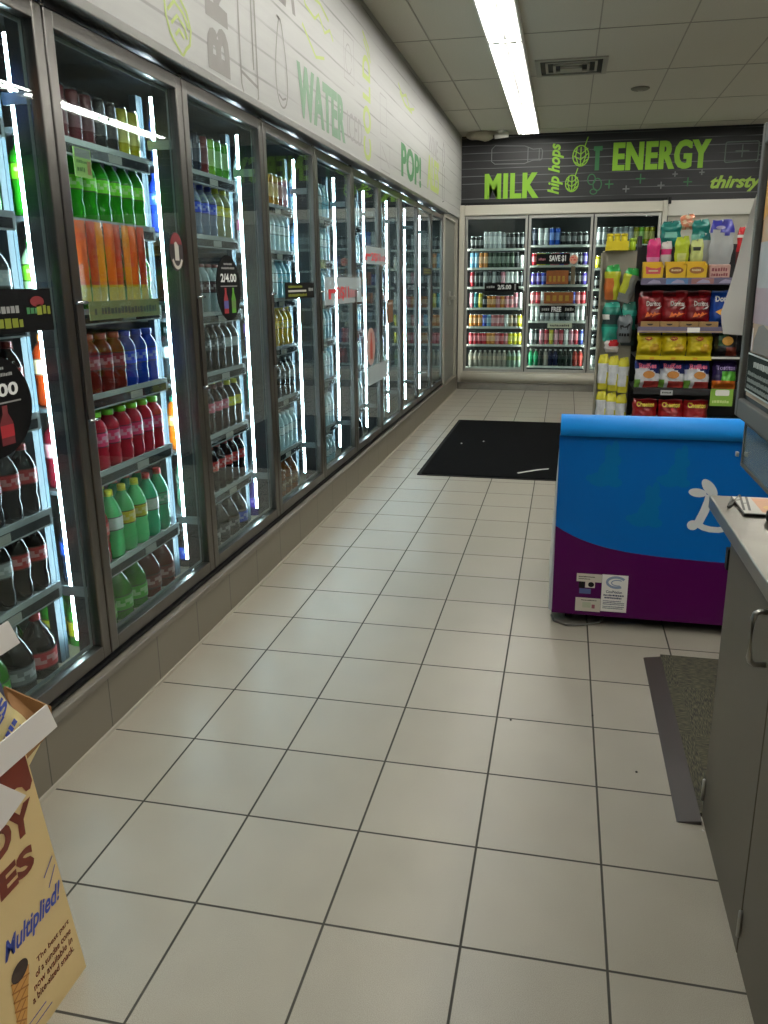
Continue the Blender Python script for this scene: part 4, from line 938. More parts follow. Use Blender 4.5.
# second shelf: three red bags and a blue one
W2, H2, T2 = .172, .24, .045
RED = FOIL('red', '#760b12'); DRED = FOIL('dark_red', '#3c080c'); CHO = mat('chip_orange', '#d86a2a', .5); CHY = mat('chip_gold', '#d89a3a', .5)
for k, x in enumerate((.43, .583, .732)):
    me = bag_mesh('chip_bag', W2, H2, T2, [RED, DRED], lambda p, q: 1 if q < .12 or (q > .82 and p < .5) else 0)
    b = put_bag('chip_bag', '%s red tortilla chip bag from the side display on the second shelf of the rack' % ORD[k], 'chip bag', me, x, RY+.105-.012*(k == 1), 1.067, 'red chip bags on the rack', rx=-.06, rz=.06*(k-1))
    bag_text(b, 'Doritos', W2, H2, T2, -.035, .137, .055, .170, mat('bag_white', '#d9d6d0', .5), bold=.02)
    tri = [[(-.04+.022*i, .062+.014*(i % 2)), (-.005+.022*i, .07+.006*i), (-.024+.022*i, .10-.008*(i % 2))] for i in range(4)]
    bag_blob(b, 'chip_picture', W2, H2, T2, tri, CHO)
    bag_blob(b, 'flash_mark', W2, H2, T2, [[(.02, .115), (.05, .12), (.066, .14), (.045, .13)]], mat('bag_white'))
BLUE = FOIL('blue', '#123c8c')
me = bag_mesh('chip_bag', W2, H2, T2, [BLUE, FOIL('deep_blue', '#0c2460')], lambda p, q: 1 if q < .1 else 0)
b = put_bag('chip_bag', 'blue tortilla chip bag beside the red ones on the rack', 'chip bag', me, .893, RY+.095, 1.067, None, rx=-.06)
bag_text(b, 'Doritos', W2, H2, T2, -.06, .165, .06, .205, mat('bag_white'), bold=.035)
bag_blob(b, 'chip_picture', W2, H2, T2, [[(-.055, .10), (.0, .13), (-.01, .07)], [(-.01, .075), (.045, .12), (.05, .06)]], CHY)
bag_blob(b, 'flash_mark', W2, H2, T2, [[(0, .148), (.03, .14), (.07, .158), (.03, .152)]], mat('bag_white'))
# kraft tray of bars standing behind the lilac rail
for k in range(4):
    x = .42+.125*k
    s = MB(); s.box(x-.06, x+.06, RY+.008, RY+.035, 1.0672, 1.106); s.flat(ellipse(x, 1.092, .02, .012, 10, PI, 2*PI), BACK(RY+.008), .0006, 1); tag(s.build('bar_tray', [mat('kraft_tray', '#8f7042', .6), mat('tray_dark', '#2a1c14', .6)]), '%s kraft tray from the side display, behind the lilac rail of the rack' % ORD[k], 'tray', 'kraft trays on the rack')
# third shelf: yellow bags and a dark one
W3, H3, T3 = .168, .155, .05
YF = FOIL('yellow', '#c9b41a')
for k, x in enumerate((.425, .59, .755)):
    me = bag_mesh('chip_bag', W3, H3, T3, [YF, FOIL('amber', '#b8901a')], lambda p, q: 1 if (p-.7)**2+(q-.3)**2 < .04 else 0)
    b = put_bag('chip_bag', '%s yellow chip bag from the side display on the third shelf of the rack' % ORD[k], 'chip bag', me, x, RY+.07, .874, 'yellow chip bags on the rack', rx=-.12)
    bag_blob(b, 'round_mark', W3, H3, T3, [ellipse(-.005, .112, .024, .014, 16)], mat('bag_red', '#9a2a22', .5))
    bag_text(b, "Lay's", W3, H3, T3, -.022, .105, .012, .12, mat('bag_yellow', '#e8d83a', .5), bold=.02)
me = bag_mesh('chip_bag', .15, H3+.02, T3, [FOIL('black', '#16181a'), FOIL('dark_green', '#1f4a2a'), FOIL('rust', '#6a2a1c')], lambda p, q: 1 if abs(p-.35) < .2 and q > .4 else (2 if q < .35 and p > .5 else 0))
b = put_bag('chip_bag', 'black and green chip bag beside the yellow bags on the rack', 'chip bag', me, .93, RY+.08, .874, None, rx=-.1)
bag_blob(b, 'round_mark', .15, H3+.02, T3, [ellipse(0, .10, .035, .03, 16)], mat('bag_amber', '#b8862a', .5))
# fourth shelf: white and blue bags, a purple one
W4, H4, T4 = .172, .19, .05
WB = FOIL('white', '#d0d2d6'); NB = FOIL('navy', '#1c2a6a')
for k, (x, dy, rz) in enumerate(((.425, 0, .05), (.59, .01, -.05), (.755, -.005, .1))):
    me = bag_mesh('chip_bag', W4, H4, T4, [WB, NB, FOIL('pale_red', '#a83a34'), FOIL('leaf', '#6a9a3a')], lambda p, q: 1 if q > .62+.12*math.sin(5*p) else (2 if q < .2 and p > .35 else (3 if q < .3 and p < .25 else 0)))
    b = put_bag('chip_bag', '%s white and blue ridged chip bag from the side display, fourth shelf of the rack' % ORD[k], 'chip bag', me, x, RY+.065+dy, .654, 'white and blue chip bags on the rack', rx=-.15, rz=rz)
    bag_text(b, 'Ruffles', W4, H4, T4, -.055, .128, .06, .165, mat('bag_pink', '#d86a8a', .5), bold=.035)
    bag_blob(b, 'chip_picture', W4, H4, T4, [ellipse(.01, .085, .04, .026, 14)], mat('chip_brown', '#b87a34', .5))
me = bag_mesh('chip_bag', .16, H4, T4, [FOIL('purple', '#2a1c4a'), FOIL('green', '#4a9a2a'), FOIL('orange', '#c8641a')], lambda p, q: 2 if q < .3 else (1 if q < .6 and p > .35 else 0))
b = put_bag('chip_bag', 'purple, green and orange chip bag over the green price card', 'chip bag', me, .935, RY+.065, .654, None, rx=-.15)
bag_text(b, 'Tostitos', .16, H4, T4, -.06, .125, .06, .155, mat('bag_lilac', '#9a86b8', .5), bold=.02)
# lowest visible shelf: red and yellow bags
for k, x in enumerate((.43, .60, .77)):
    me = bag_mesh('chip_bag', W4, .17, T4, [FOIL('bright_red', '#8c1016'), FOIL('flame', '#c8501a')], lambda p, q: 1 if q < .25 else 0)
    b = put_bag('chip_bag', '%s red corn snack bag from the side display, lowest shelf seen above the freezer' % ORD[k], 'chip bag', me, x, RY+.065, .402, 'red corn snack bags on the rack', rx=-.12)
    bag_text(b, 'Cheetos', W4, .17, T4, -.06, .115, .06, .15, mat('bag_gold', '#d8c04a', .5), bold=.04)

# top shelf: yellow trays and hanging pouches
YT = mat('tray_yellow', '#d0a81c', .5)
for k, (x, cm, wd, lb) in enumerate(((.415, '#c04a52', 'red', ''), (.56, '#7a4a24', 'brown', ''), (.69, '#8a5a2a', 'brown', ''))):
    nm = 'yellow counter tray of %s packets, %s along the top shelf of the rack' % (wd, ORD[k])
    tt = empty('snack_tray', nm, 'tray', (x, RY+.06, 1.387), 'yellow trays on the top shelf of the rack')
    s = MB(); w = .064; s.box(-w, w, -.05, .05, 0, .004); s.box(-w, w, -.05, -.047, .004, .035); s.box(-w, w, .047, .05, .004, .11)
    for sx in (-1, 1):
        s.add([(sx*w, -.05, .004), (sx*w, .05, .004), (sx*w, .05, .11), (sx*w, -.05, .085), (sx*(w-.003), -.05, .004), (sx*(w-.003), .05, .004), (sx*(w-.003), .05, .11), (sx*(w-.003), -.05, .085)], [(0,1,2,3), (4,7,6,5), (0,3,7,4), (3,2,6,7), (2,1,5,6), (1,0,4,5)])
    s.box(-w, -w+.022, -.0502, -.047, .035, .085); s.box(w-.022, w, -.0502, -.047, .035, .085)
    s.build('tray', YT, tt)
    s = MB(); s.prism(ellipse(0, .052, .046, .022, 18) if k else [(-.045, .03), (.045, .03), (.05, .075), (.02, .065), (-.02, .07), (-.05, .08)], frame((0, -.0475, 0), (1, 0, 0), (0, 0, 1), (0, -1, 0)), .004)
    s.build('packet', mat('pk_'+cm, cm, .4, noise=.3, nscale=60), tt)
    s = MB(); words_row(s, frame((0, -.0525, 0), (1, 0, 0), (0, 0, 1), (0, -1, 0)), -.03, .03, .046, .06, 0, 0, rw, 1) if k else s.flat(rect(-.03, .045, .03, .055), frame((0, -.0525, 0), (1, 0, 0), (0, 0, 1), (0, -1, 0)), 0)
    s.build('print', mat('tray_print', '#c8b890', .5), tt)
s = MB(); s.box(.77, .90, RY+.02, RY+.10, 1.386, 1.475, b=.008); c = tag(s.build('candy_box', mat('pink_brown_box', '#b08a80', .5, noise=.4, nscale=50)), 'pinkish patterned candy box at the end of the top rack shelf', 'box')
Fc = BACK(RY+.0195); s = MB(); words_row(s, Fc, .785, .885, 1.43, 1.455, 0, 0, rw, 1); words_row(s, Fc, .785, .885, 1.40, 1.42, 0, 0, rw, 1); s.build('print', mat('maroon_print', '#7a3a40', .6), c)
def pouch(label, x, y, z, w, h, t_, cols, fn, txt=None, tcol=None, hang=True):
    me = bag_mesh('candy_pouch', w, h, t_, cols, fn, 10, 14, .22)
    b = put_bag('candy_pouch', label, 'candy bag', me, x, y, z, 'pouches above the yellow trays', rz=rp_.uniform(-.08, .08))
    if txt: bag_text(b, txt, w, h, t_, -w*.36, h*.45, w*.36, h*.6, tcol, bold=.02)
    if hang:
        s = MB(); s.tube([(0, -.012, h*.95), (0, 4.655-y, h*.95)], .003, 6); s.tube([(0, -.012, h*.95), (0, -.014, h*.95+.012)], .003, 6); s.build('hook', STEEL, b)
    return b
rp_ = random.Random(2)
WH = mat('bag_white')
PK = FOIL('magenta', '#c02a6a'); PP = FOIL('pale_pink', '#d88ab0'); LM = FOIL('lime', '#a8b82a'); LM2 = FOIL('lime_pale', '#c0c87a'); TL = FOIL('teal', '#0f6a62'); TL2 = FOIL('teal_pale', '#7ab8a8'); PL = FOIL('blue_violet', '#2a2a8a'); CL = mat('clear_film', '#c9cccb', .15, alpha=.55); RD = FOIL('candy_red', '#b01c22')
pouch('magenta candy pouch standing behind the first yellow tray', .425, RY+.15, 1.46, .09, .19, .012, [PK, PP], lambda p, q: 1 if q < .38 else 0, None)
pouch('white and pink candy pouch beside the magenta one', .51, RY+.19, 1.46, .075, .17, .012, [mat('bag_offwhite', '#c8c0bc', .4), PK], lambda p, q: 1 if .5 < q < .75 else 0)
pouch('wide lime green candy pouch behind the middle yellow tray', .605, RY+.15, 1.47, .095, .19, .014, [LM, LM2], lambda p, q: 1 if q < .45 and .2 < p < .8 else 0, None)
pouch('lime pouch with a dark badge next to the wide lime one', .70, RY+.16, 1.47, .085, .17, .012, [LM2, mat('badge_dark', '#23261a', .5)], lambda p, q: 1 if .55 < q < .72 and .2 < p < .8 else 0)
pouch('teal candy bag hanging above the wide lime pouch', .545, RY+.30, 1.60, .14, .17, .014, [TL, TL2], lambda p, q: 1 if .35 < q < .6 and abs(p-.5) < .3 else 0)
pouch('second teal candy bag, hung beside the clear bag', .735, RY+.30, 1.605, .12, .17, .014, [TL, TL2], lambda p, q: 1 if q < .4 else 0)
pouch('orange and pink candy bag topmost on the rack', .655, RY+.36, 1.715, .10, .10, .014, [FOIL('salmon', '#c87a5a'), FOIL('cream', '#d8c0a0')], lambda p, q: 1 if math.sin(9*p+4*q)*math.sin(11*q-3*p) > .1 else 0)
b = pouch('big clear candy bag with blue header hanging on the rack', .855, RY+.20, 1.475, .155, .29, .02, [CL, PL, WH], lambda p, q: 1 if q > .72+.05*math.sin(7*p) else 0, None)
bag_blob(b, 'round_mark', .155, .29, .02, [ellipse(-.01, .24, .03, .012, 14)], mat('pale_lilac'))
pouch('clear wrapped candy bag between the lime pouch and blue header bag', .76, RY+.24, 1.48, .08, .2, .012, [CL, TL], lambda p, q: 1 if q > .8 else 0)
pouch('red candy bag hanging beside the white paper on the rack', 1.01, RY+.20, 1.47, .11, .25, .016, [RD, FOIL('maroon', '#5a1414'), WH], lambda p, q: 2 if .7 < q < .8 and p < .8 else (1 if q < .35 else 0))

# side display of hanging bags at the end of the rack
t = empty('side_display', 'beige hanging display panel at the end of the snack rack', 'display', (.22, 4.40, 0))
s = MB(); s.box(-.13, .10, 0, .015, .02, 1.575, b=.003); s.box(-.14, -.128, -.05, .03, .02, 1.56); s.build('panel', mat('beige_panel', '#8a8575', .55), t)
s = MB(); s.box(-.14, .11, -.10, .05, 0, .019); s.build('foot', mat('rack_black'), t)
def hookb(o, h, back=.0):
    s = MB(); s.tube([(0, -.02, h), (0, back, h)], .003, 6); s.build('hook', STEEL, o)
s = MB(); s.box(.105, .255, 4.32, 4.415, 1.575, 1.605); s.box(.105, .255, 4.32, 4.325, 1.605, 1.635)
c = tag(s.build('jar_tray', mat('tray_bright_yellow', '#d0bc12', .5)), 'bright yellow tray on top of the beige side display', 'tray')
for k in range(3):
    o = MB().lathe([(.018, 0), (.0215, .004), (.0215, .055), (.018, .062)], 16, mi=0).lathe([(.0225, .062), (.0225, .078), (.02, .08)], 16, mi=1).build('snack_jar', [mat('jar_yellow', '#d8c820', .35), mat('jar_lid', '#c8b410', .4)])
    o.location = (.132+.047*k, 4.365, 1.606); tag(o, '%s yellow jar from the corner side in the bright yellow tray' % ORD[k], 'jar', 'yellow jars in the tray')
o = MB().lathe([(.018, 0), (.0215, .004), (.0215, .055), (.018, .062)], 16, mi=0).lathe([(.0225, .062), (.0225, .078), (.02, .08)], 16, mi=1).build('snack_jar', [mat('jar_lime', '#9ab820', .35), mat('jar_lid_green', '#7a9a1a', .4)])
o.location = (.285, 4.40, 1.576); tag(o, 'lime green jar beside the bright yellow tray', 'jar')
GP = FOIL('grey', '#7b7d78'); GN = FOIL('vivid_green', '#1f8a3a'); YG = FOIL('yellow_green', '#b0b42a'); TG = FOIL('teal_green', '#0f6a5a'); TGP = FOIL('teal_bright', '#2a9a86')
def treat(label, x, z, w, h, cols, fn, y=4.372, ry=0.0, grp='treat bags on the side display'):
    me = bag_mesh('treat_bag', w, h, .022, cols, fn, 10, 16, .30); o = put_bag('treat_bag', label, 'treat bag', me, x, y, z, grp, ry=ry); hookb(o, h*.97, 4.40-y); return o
treat('orange and green treat bag at the top of the side display', .165, 1.245, .11, .235, [YG, FOIL('rust_orange', '#b0602a'), GN, FOIL('cream', '#d8c0a0')], lambda p, q: 2 if q > .82 else (1 if p < .6 and q < .6 else 0))
treat('grey and lime treat bag leaning beside the orange and green one', .238, 1.23, .10, .235, [GP, YG, GN], lambda p, q: 2 if q > .82 else (1 if p < .5 and q > .25 else 0), y=4.345, ry=.26)
b = treat('dark teal treat bag on the side display, behind the grey pouch', .175, .96, .13, .27, [TG, TGP, mat('teal_black', '#142a2a', .4), WH], lambda p, q: 3 if .58 < q < .68 and p < .4 else (2 if .45 < q < .7 else (1 if q < .4 or q > .85 else 0)), y=4.375)
treat('second dark teal treat bag, farther in beside the rack', .29, .93, .11, .30, [TG, TGP, mat('teal_black')], lambda p, q: 1 if .7 < q < .8 else 2 if q < .4 else 0, y=4.38)
o = treat('grey pouch with a black dog silhouette on the side display', .262, .955, .105, .19, [FOIL('slate', '#575d60'), GP], lambda p, q: 0, y=4.318)
bag_blob(o, 'dog_print', .105, .19, .016, [[(-.03, .105), (-.025, .085), (-.02, .105)], [(-.033, .12), (-.03, .10), (.012, .104), (.02, .085), (.024, .11), (.038, .125), (.026, .137), (.012, .122)]], BLACK)
s = MB(); words_row(s, FO, -.035, .035, .045, .07, .0285, 0, rw, 1); s.build('lettering', BLACK, o)
s = MB(); s.tube([(-.045, -.008, .28), (-.02, -.02, .185)], .003, 6); s.build('strap', BLACK, o)
treat('small red and white packet under the teal treat bag', .185, .885, .10, .085, [mat('bag_offwhite'), RD], lambda p, q: 1 if q > .5 and p > .3 else 0, y=4.35)
YW = [WB, FOIL('banana', '#c8c028')]
for r_, (z, zz) in enumerate(((.62, 'upper'), (.36, 'lower'))):
    for k, x in enumerate((.135, .205, .275)):
        treat('%s yellow and white bag from the corner side, %s row of the side display' % (ORD[k], zz), x, z-.01*k, .078, .25, YW, lambda p, q: 1 if q > .72 or q < .2 or (p > .75 and q < .5) else 0, y=4.35-.006*k, grp='yellow and white bags on the side display')

# ------------------------------------------------------------------ chest freezer
FYF = 1.66
t = empty('ice_cream_freezer', 'blue and purple ice cream freezer with a white rabbit-eared D logo', 'freezer', (0, 0, 0))
FX0, FX1, FBK = -.146, 1.10, 2.36
BLUEP = mat('freezer_blue', '#025ca8', .4, spec=.2); PURP = mat('freezer_purple', '#480346', .4, spec=.2); LIDB = mat('lid_blue', '#0a86dc', .45, spec=.3)
FF = BACK(FYF)
s = MB(); s.box(FX0+.01, FX1-.01, FYF+.016, FBK, .06, .70)
for (a, b) in ((FX0, 1), ): pass
s.add([(FX0-.013, FYF+.016, .06), (FX0+.004, FYF+.016, .70), (FX0-.022, FBK, .06), (FX0+.004, FBK, .70), (FX0+.012, FYF+.016, .06), (FX0+.012, FYF+.016, .70), (FX0+.012, FBK, .06), (FX0+.012, FBK, .70)], [(0,1,3,2), (0,4,5,1), (2,3,7,6), (1,5,7,3), (0,2,6,4)])
s.build('cabinet', mat('freezer_white', '#d0d2d2', .4), t)
def sweep(x): # height of the blue and purple border across the front
    return .314+.114*math.exp(-(x+.144)/.17)
s = MB(); xs = [FX0+(FX1-FX0)*k/40 for k in range(41)]
for k in range(40):
    a, b = xs[k], xs[k+1]
    s.flat([(a, .055), (b, .055), (b, sweep(b)), (a, sweep(a))], FF, 0, 1); s.flat([(a, sweep(a)), (b, sweep(b)), (b, .796), (a, .796)], FF, 0, 0)
s.box(FX0, FX1, FYF+.0005, FYF+.0155, .055, .796, 0)
s.build('front_panel', [BLUEP, PURP], t)
# rounded lid rim along the front, glass lid sloping away
prof = [(FYF-.014, .798), (FYF-.016, .83), (FYF-.008, .856), (FYF+.008, .872), (FYF+.03, .876), (FYF+.06, .868), (FYF+.06, .798)]
s = MB(); n = len(prof)
for x in (FX0+.003, FX1-.003): s.v += [(x, y, z) for y, z in prof]
s.f += [[i, i+1, n+i+1, n+i] for i in range(n-1)]+[list(range(n)), list(range(n, 2*n))[::-1], [0, n, 2*n-1, n-1]]
s.mi += [0]*(n+2); s.sm += [i < 5 for i in range(n-1)]+[False]*3
s.build('lid_rim', LIDB, t)
s = MB()
for x0, x1 in ((FX0+.003, FX0+.03), (FX1-.03, FX1-.003)):
    s = MB(); s.add([(x0, FYF+.06, .79), (x1, FYF+.06, .79), (x1, FBK, .70), (x0, FBK, .70), (x0, FYF+.06, .862), (x1, FYF+.06, .862), (x1, FBK, .735), (x0, FBK, .735)], [(0,3,2,1), (4,5,6,7), (0,1,5,4), (2,3,7,6), (1,2,6,5), (0,4,7,3)]); s.build('lid_side', LIDB, t)
s = MB(); s.add([(FX0+.03, FYF+.06, .85), (FX1-.03, FYF+.06, .85), (FX1-.03, FBK, .725), (FX0+.03, FBK, .725), (FX0+.03, FYF+.06, .844), (FX1-.03, FYF+.06, .844), (FX1-.03, FBK, .719), (FX0+.03, FBK, .719)], [(0,1,2,3), (4,7,6,5), (0,4,5,1), (1,5,6,2), (2,6,7,3), (3,7,4,0)])
s.build('glass_lid', GLASS, t)
s = MB()
for (cu, cv, a, b, ang) in ((.378, .592, .033, .017, -.12), (.420, .612, .042, .020, -.9)):
    s.flat([(cu+a*math.cos(w_)*math.cos(ang)-b*math.sin(w_)*math.sin(ang), cv+a*math.cos(w_)*math.sin(ang)+b*math.sin(w_)*math.cos(ang)) for w_ in [2*PI*k/20 for k in range(20)]], FF, .0012)
s.build('ear_mark', mat('logo_white', '#d8dada', .5), t)
s = MB(); s.ribbon([(.424, .585), (.420, .56), (.409, .52), (.393, .478), (.385, .462)], .032, FF, .0012); s.ribbon([(.39, .466), (.41, .455), (.435, .449), (.465, .448), (.495, .456), (.52, .475), (.535, .51), (.537, .54)], .023, FF, .0014)
s.flat(ellipse(.371, .462, .021, .020, 18), FF, .0016); s.build('letter_mark', mat('logo_white'), t)
for (cx, cy, q) in ((.045, .655, 1.05), (.205, .50, 1.05), (.30, .66, .95)):   # faint rabbit shapes printed on the blue
    s = MB(); dd = .0004
    for (du, dv, a, b) in ((0, 0, .038*q, .046*q), (-.026*q, -.026*q, .044*q, .028*q), (.014*q, .048*q, .030*q, .025*q), (.020*q, .088*q, .014*q, .034*q), (-.004*q, .080*q, .013*q, .028*q), (.026*q, -.036*q, .026*q, .018*q), (-.066*q, -.022*q, .014*q, .013*q)):
        dd += .00004; s.flat(ellipse(cx+du, cy+dv, a, b, 16), FF, dd)
    s.build('rabbit_print', mat('freezer_teal', '#04649c', .4, spec=.2), t)
c = card('service_sticker', 'white service sticker with a blue swoosh on the purple freezer front', 'sticker', FF, .047, .078, .148, .236, PAPER, t=.0015)
s = MB(); s.ribbon(ellipse(.103, .205, .036, .022, 16, .6, 2*PI-1.0), .010, FF, .002, 0); s.ribbon(ellipse(.108, .203, .024, .012, 12, .9, 2*PI-1.2), .004, FF, .002, 0); s.build('swoosh', mat('swoosh_blue', '#8b9ab4', .6), c)
s = MB(); put_text(s, 'CoolNation', FF, .065, .158, .127, .170, .002, bold=.02); words_row(s, FF, .056, .135, .145, .153, .002, 0, rw, 1); words_row(s, FF, .06, .13, .134, .142, .002, 0, rw, 1)
for v in (.124, .117, .110, .100, .093): words_row(s, FF, .055, .12+.02*rw.random(), v-.002, v+.002, .002, 0, rw, 1)
s.build('lettering', mat('sticker_print', '#2a3a5a', .6), c)
c = card('notice_sticker', 'cream notice sticker with black symbols beside the service sticker', 'sticker', FF, -.053, .19, .046, .234, mat('cream_sticker', '#c9c4b4', .6), t=.0013, shape=[(-.053, .20), (.02, .20), (.02, .175), (-.018, .175), (-.018, .20), (.046, .20), (.046, .234), (-.053, .234)])
s = MB(); s.flat(ellipse(.005, .189, .012, .011, 14), FF, .0017); s.flat(rect(-.043, .172, -.02, .199), FF, .0006); words_row(s, FF, -.045, .02, .219, .224, .0017, 0, rw, 1); words_row(s, FF, -.045, 0, .21, .214, .0017, 0, rw, 1); s.build('print', BLACK, c)
s = MB(); s.flat(rect(-.04, .148, .005, .170), FF, .0006); s.build('print', mat('dim_blue_print', '#4a5a8a', .6), c)
c = card('notice_sticker', 'cream rating label under the symbol sticker on the freezer', 'sticker', FF, -.053, .072, .046, .130, mat('cream_sticker'), t=.0012)
s = MB(); s.flat(rect(-.025, .088, .008, .112), FF, .0016, 1); words_row(s, FF, -.03, .03, .118, .123, .0016, 0, rw, 1); words_row(s, FF, .012, .035, .085, .108, .0016, 2, rw, .7); words_row(s, FF, -.045, -.036, .09, .12, .0016, 0, rw, .8); s.build('print', [mat('dark_print'), mat('pale_green_box', '#b4bca0', .6), mat('pink_print')], c)
for (x, y) in ((FX0+.07, FYF+.10), (FX1-.07, FYF+.10), (FX0+.07, FBK-.08), (FX1-.07, FBK-.08)):
    s = MB(); s.tube([(x-.014, y, .026), (x+.014, y, .026)], .025, 14); w_ = s.build('caster', RUBBER, t)
    s = MB(); s.box(x-.02, x-.016, y-.02, y+.02, .02, .06); s.box(x+.016, x+.02, y-.02, y+.02, .02, .06); s.box(x-.02, x+.02, y-.02, y+.02, .054, .0598); s.build('caster_fork', STEEL, w_)
s = MB(); s.box(FX0+.03, FX1-.03, FYF+.05, FBK-.02, .035, .058); s.build('base_plate', BLACK, t)
s = MB(); s.tube([(FX0+.0, FYF+.07, .012), (FX0+.01, FYF+.03, .006), (FX0+.06, FYF-.005, .006), (FX0+.13, FYF+.01, .006), (FX0+.2, FYF+.05, .008), (FX0+.24, FYF+.2, .03)], .0045, 8); tag(s.build('power_cord', mat('cord_grey', '#5a5852', .5)), 'grey power cord looping out from under the freezer corner', 'cord')

# ------------------------------------------------------------------ counter
COUNTX = .2645
t = empty('service_counter', 'grey service counter with a steel top and hinged cupboard doors', 'counter', (0, 0, 0))
TAUPE = mat('taupe_laminate', '#4d4638', .42, noise=.06, nscale=14)
s = MB(); s.box(COUNTX+.021, 1.05, -1.6, .52, .0, .785); s.build('body', TAUPE, t)
s = MB(); s.box(.252, 1.10, -1.65, .765, .786, .822, b=.004); s.build('worktop', mat('worktop_steel', '#928d83', .36, 1.0, noise=.15, nscale=12), t)
for y0, y1 in ((.085, .52), (-.5, .080), (-1.1, -.505)):
    s = MB(); s.box(COUNTX, COUNTX+.02, y0, y1, .012, .775, b=.002); d = s.build('door', TAUPE, t)
    if y0 > 0:
        yh, r = .13, .0055
        s = MB(); s.tube([(COUNTX, yh, .763), (.243, yh, .763), (.236, yh, .758), (.2335, yh, .750), (.2335, yh, .666), (.236, yh, .658), (.243, yh, .653), (COUNTX, yh, .653)], r, 10); s.build('handle', STEEL, d)
    for z in (.095,):
        s = MB(); s.tube([(COUNTX-.003, y1-.004, z-.03), (COUNTX-.003, y1-.004, z+.03)], .005, 8); s.build('hinge', STEEL, d)
s = MB(); s.box(COUNTX-.004, COUNTX+.014, .5205, .545, .70, .752, b=.002); s.build('latch_plate', BLACK, t)

# menu leaflet lying on the worktop
ZC = .8225
FT = frame((0, 0, ZC), (1, 0, 0), (0, 1, 0), (0, 0, 1))
c = MB().box(.300, .47, .575, .735, ZC, ZC+.006, b=.001); c = c.build('menu_leaflet', mat('leaflet_dark', '#16130f', .4)); tag(c, 'menu leaflet with grey lettering and a food picture on the steel worktop', 'leaflet')
s = MB(); s.flat(rect(.302, .579, .468, .733), FT, .0068, 0); s.flat(rect(.345, .59, .468, .72), FT, .0074, 1); s.flat(ellipse(.40, .63, .045, .03, 16), FT, .008, 2)
s.build('picture', [mat('leaflet_pale', '#c4c0b8', .5), mat('leaflet_peach', '#cf9c7a', .5), mat('leaflet_gold', '#d8b070', .5)], c)
s = MB()
for st in ([(.305, .60), (.322, .73)], [(.318, .60), (.336, .73)], [(.310, .665), (.330, .668)], [(.302, .69), (.318, .70)]): s.ribbon(st, .006, FT, .0078)
s.build('lettering', mat('leaflet_grey', '#55534e', .5), c)
for k, (a, b) in enumerate((((.283, .655), (.325, .752)), ((.276, .640), (.30, .72)))):
    s = MB(); s.tube([(a[0], a[1], ZC+.004), (b[0], b[1], ZC+.004)], .0035, 8); tag(s.build('pen', mat('pen_grey', '#4f4e4a', .35, .4)), ['longer grey pen lying beside the menu leaflet', 'shorter grey pen lying near the worktop corner'][k], 'pen')
o = MB().lathe([(.014, 0), (.016, .004), (.016, .022), (.012, .026)], 16).build('black_cap', BLACK); o.location = (.358, .545, ZC); tag(o, 'small round black cap on the worktop below the leaflet', 'cap')

# poster case standing on the counter
t = empty('poster_case', 'grey framed poster case standing over the steel worktop', 'display case', (0, 0, 0))
MX = .2505
FM = frame((MX, 0, 0), (0, -1, 0), (0, 0, 1), (-1, 0, 0))     # u = -y
CG = mat('case_grey', '#4f4f4c', .6, .0, spec=.25)
s = MB()
for (y0, y1, z0, z1) in ((.535, .562, 1.072, 1.70), (.09, .12, 1.072, 1.70), (.12, .535, 1.072, 1.115), (.12, .535, 1.655, 1.70)): s.box(MX, MX+.09, y0, y1, z0, z1, b=.004)
s.build('frame', CG, t)
s = MB(); s.box(MX+.012, MX+.085, .12, .535, 1.115, 1.655); s.build('backing', BLACK, t)
FP = frame((MX+.0118, 0, 0), (0, -1, 0), (0, 0, 1), (-1, 0, 0))
s = MB(); u0 = -.517
s.flat(rect(u0, 1.125, -.13, 1.65), FP, .0, 0)
s.flat(rect(u0, 1.45, -.13, 1.65), FP, .001, 1); s.flat([(u0, 1.50), (-.42, 1.53), (-.3, 1.50), (-.13, 1.52), (-.13, 1.65), (u0, 1.65)], FP, .002, 2); s.flat(rect(u0, 1.36, -.13, 1.455), FP, .0015, 3); s.flat(rect(u0, 1.285, -.13, 1.36), FP, .0015, 4)
s.flat([(u0+.03, 1.225), (u0+.03, 1.25), (u0+.06, 1.28), (u0+.1, 1.285), (u0+.18, 1.27), (u0+.18, 1.225)], FP, .002, 5); s.flat(rect(u0+.012, 1.226, u0+.022, 1.275), FP, .0025, 6)
s.build('poster', [mat('poster_wood', '#b59a7c', .5), mat('poster_tan', '#b08c64', .5), mat('poster_amber', '#d09a3c', .5), mat('poster_bluegrey', '#a3a6a9', .6, noise=.2, nscale=20), mat('poster_pink', '#a3919a', .6, noise=.2, nscale=16), mat('poster_brown', '#6a5c50', .5), PAPER], t)
s = MB(); s.flat(rect(u0, 1.135, -.13, 1.222), FP, .003, 0); s.ribbon(rect(u0+.002, 1.138, -.132, 1.219), .004, FP, .004, 1, True)
lp = s.build('label_panel', [mat('chalk_green', '#222b26', .85, spec=.1), mat('pale_line', '#c4c8c0', .5)], t)
s = MB(); words_row(s, FP, u0+.06, u0+.30, 1.193, 1.208, .004, 0, rw, 1)
for v in (1.178, 1.163, 1.149): words_row(s, FP, u0+.015, u0+.38, v-.005, v+.005, .004, 1, rw, 1)
s.build('lettering', [mat('label_white', '#b9bdb6', .6), mat('label_grey', '#7f8680', .6)], lp)
s = MB(); s.box(MX+.012, MX+.30, .13, .50, .965, .972); s.box(MX+.012, MX+.30, .13, .50, 1.062, 1.0715)
s.box(MX+.012, MX+.02, .49, .50, .972, 1.062); s.box(MX+.29, MX+.30, .49, .50, .972, 1.062); s.box(MX+.012, MX+.02, .13, .14, .972, 1.062)
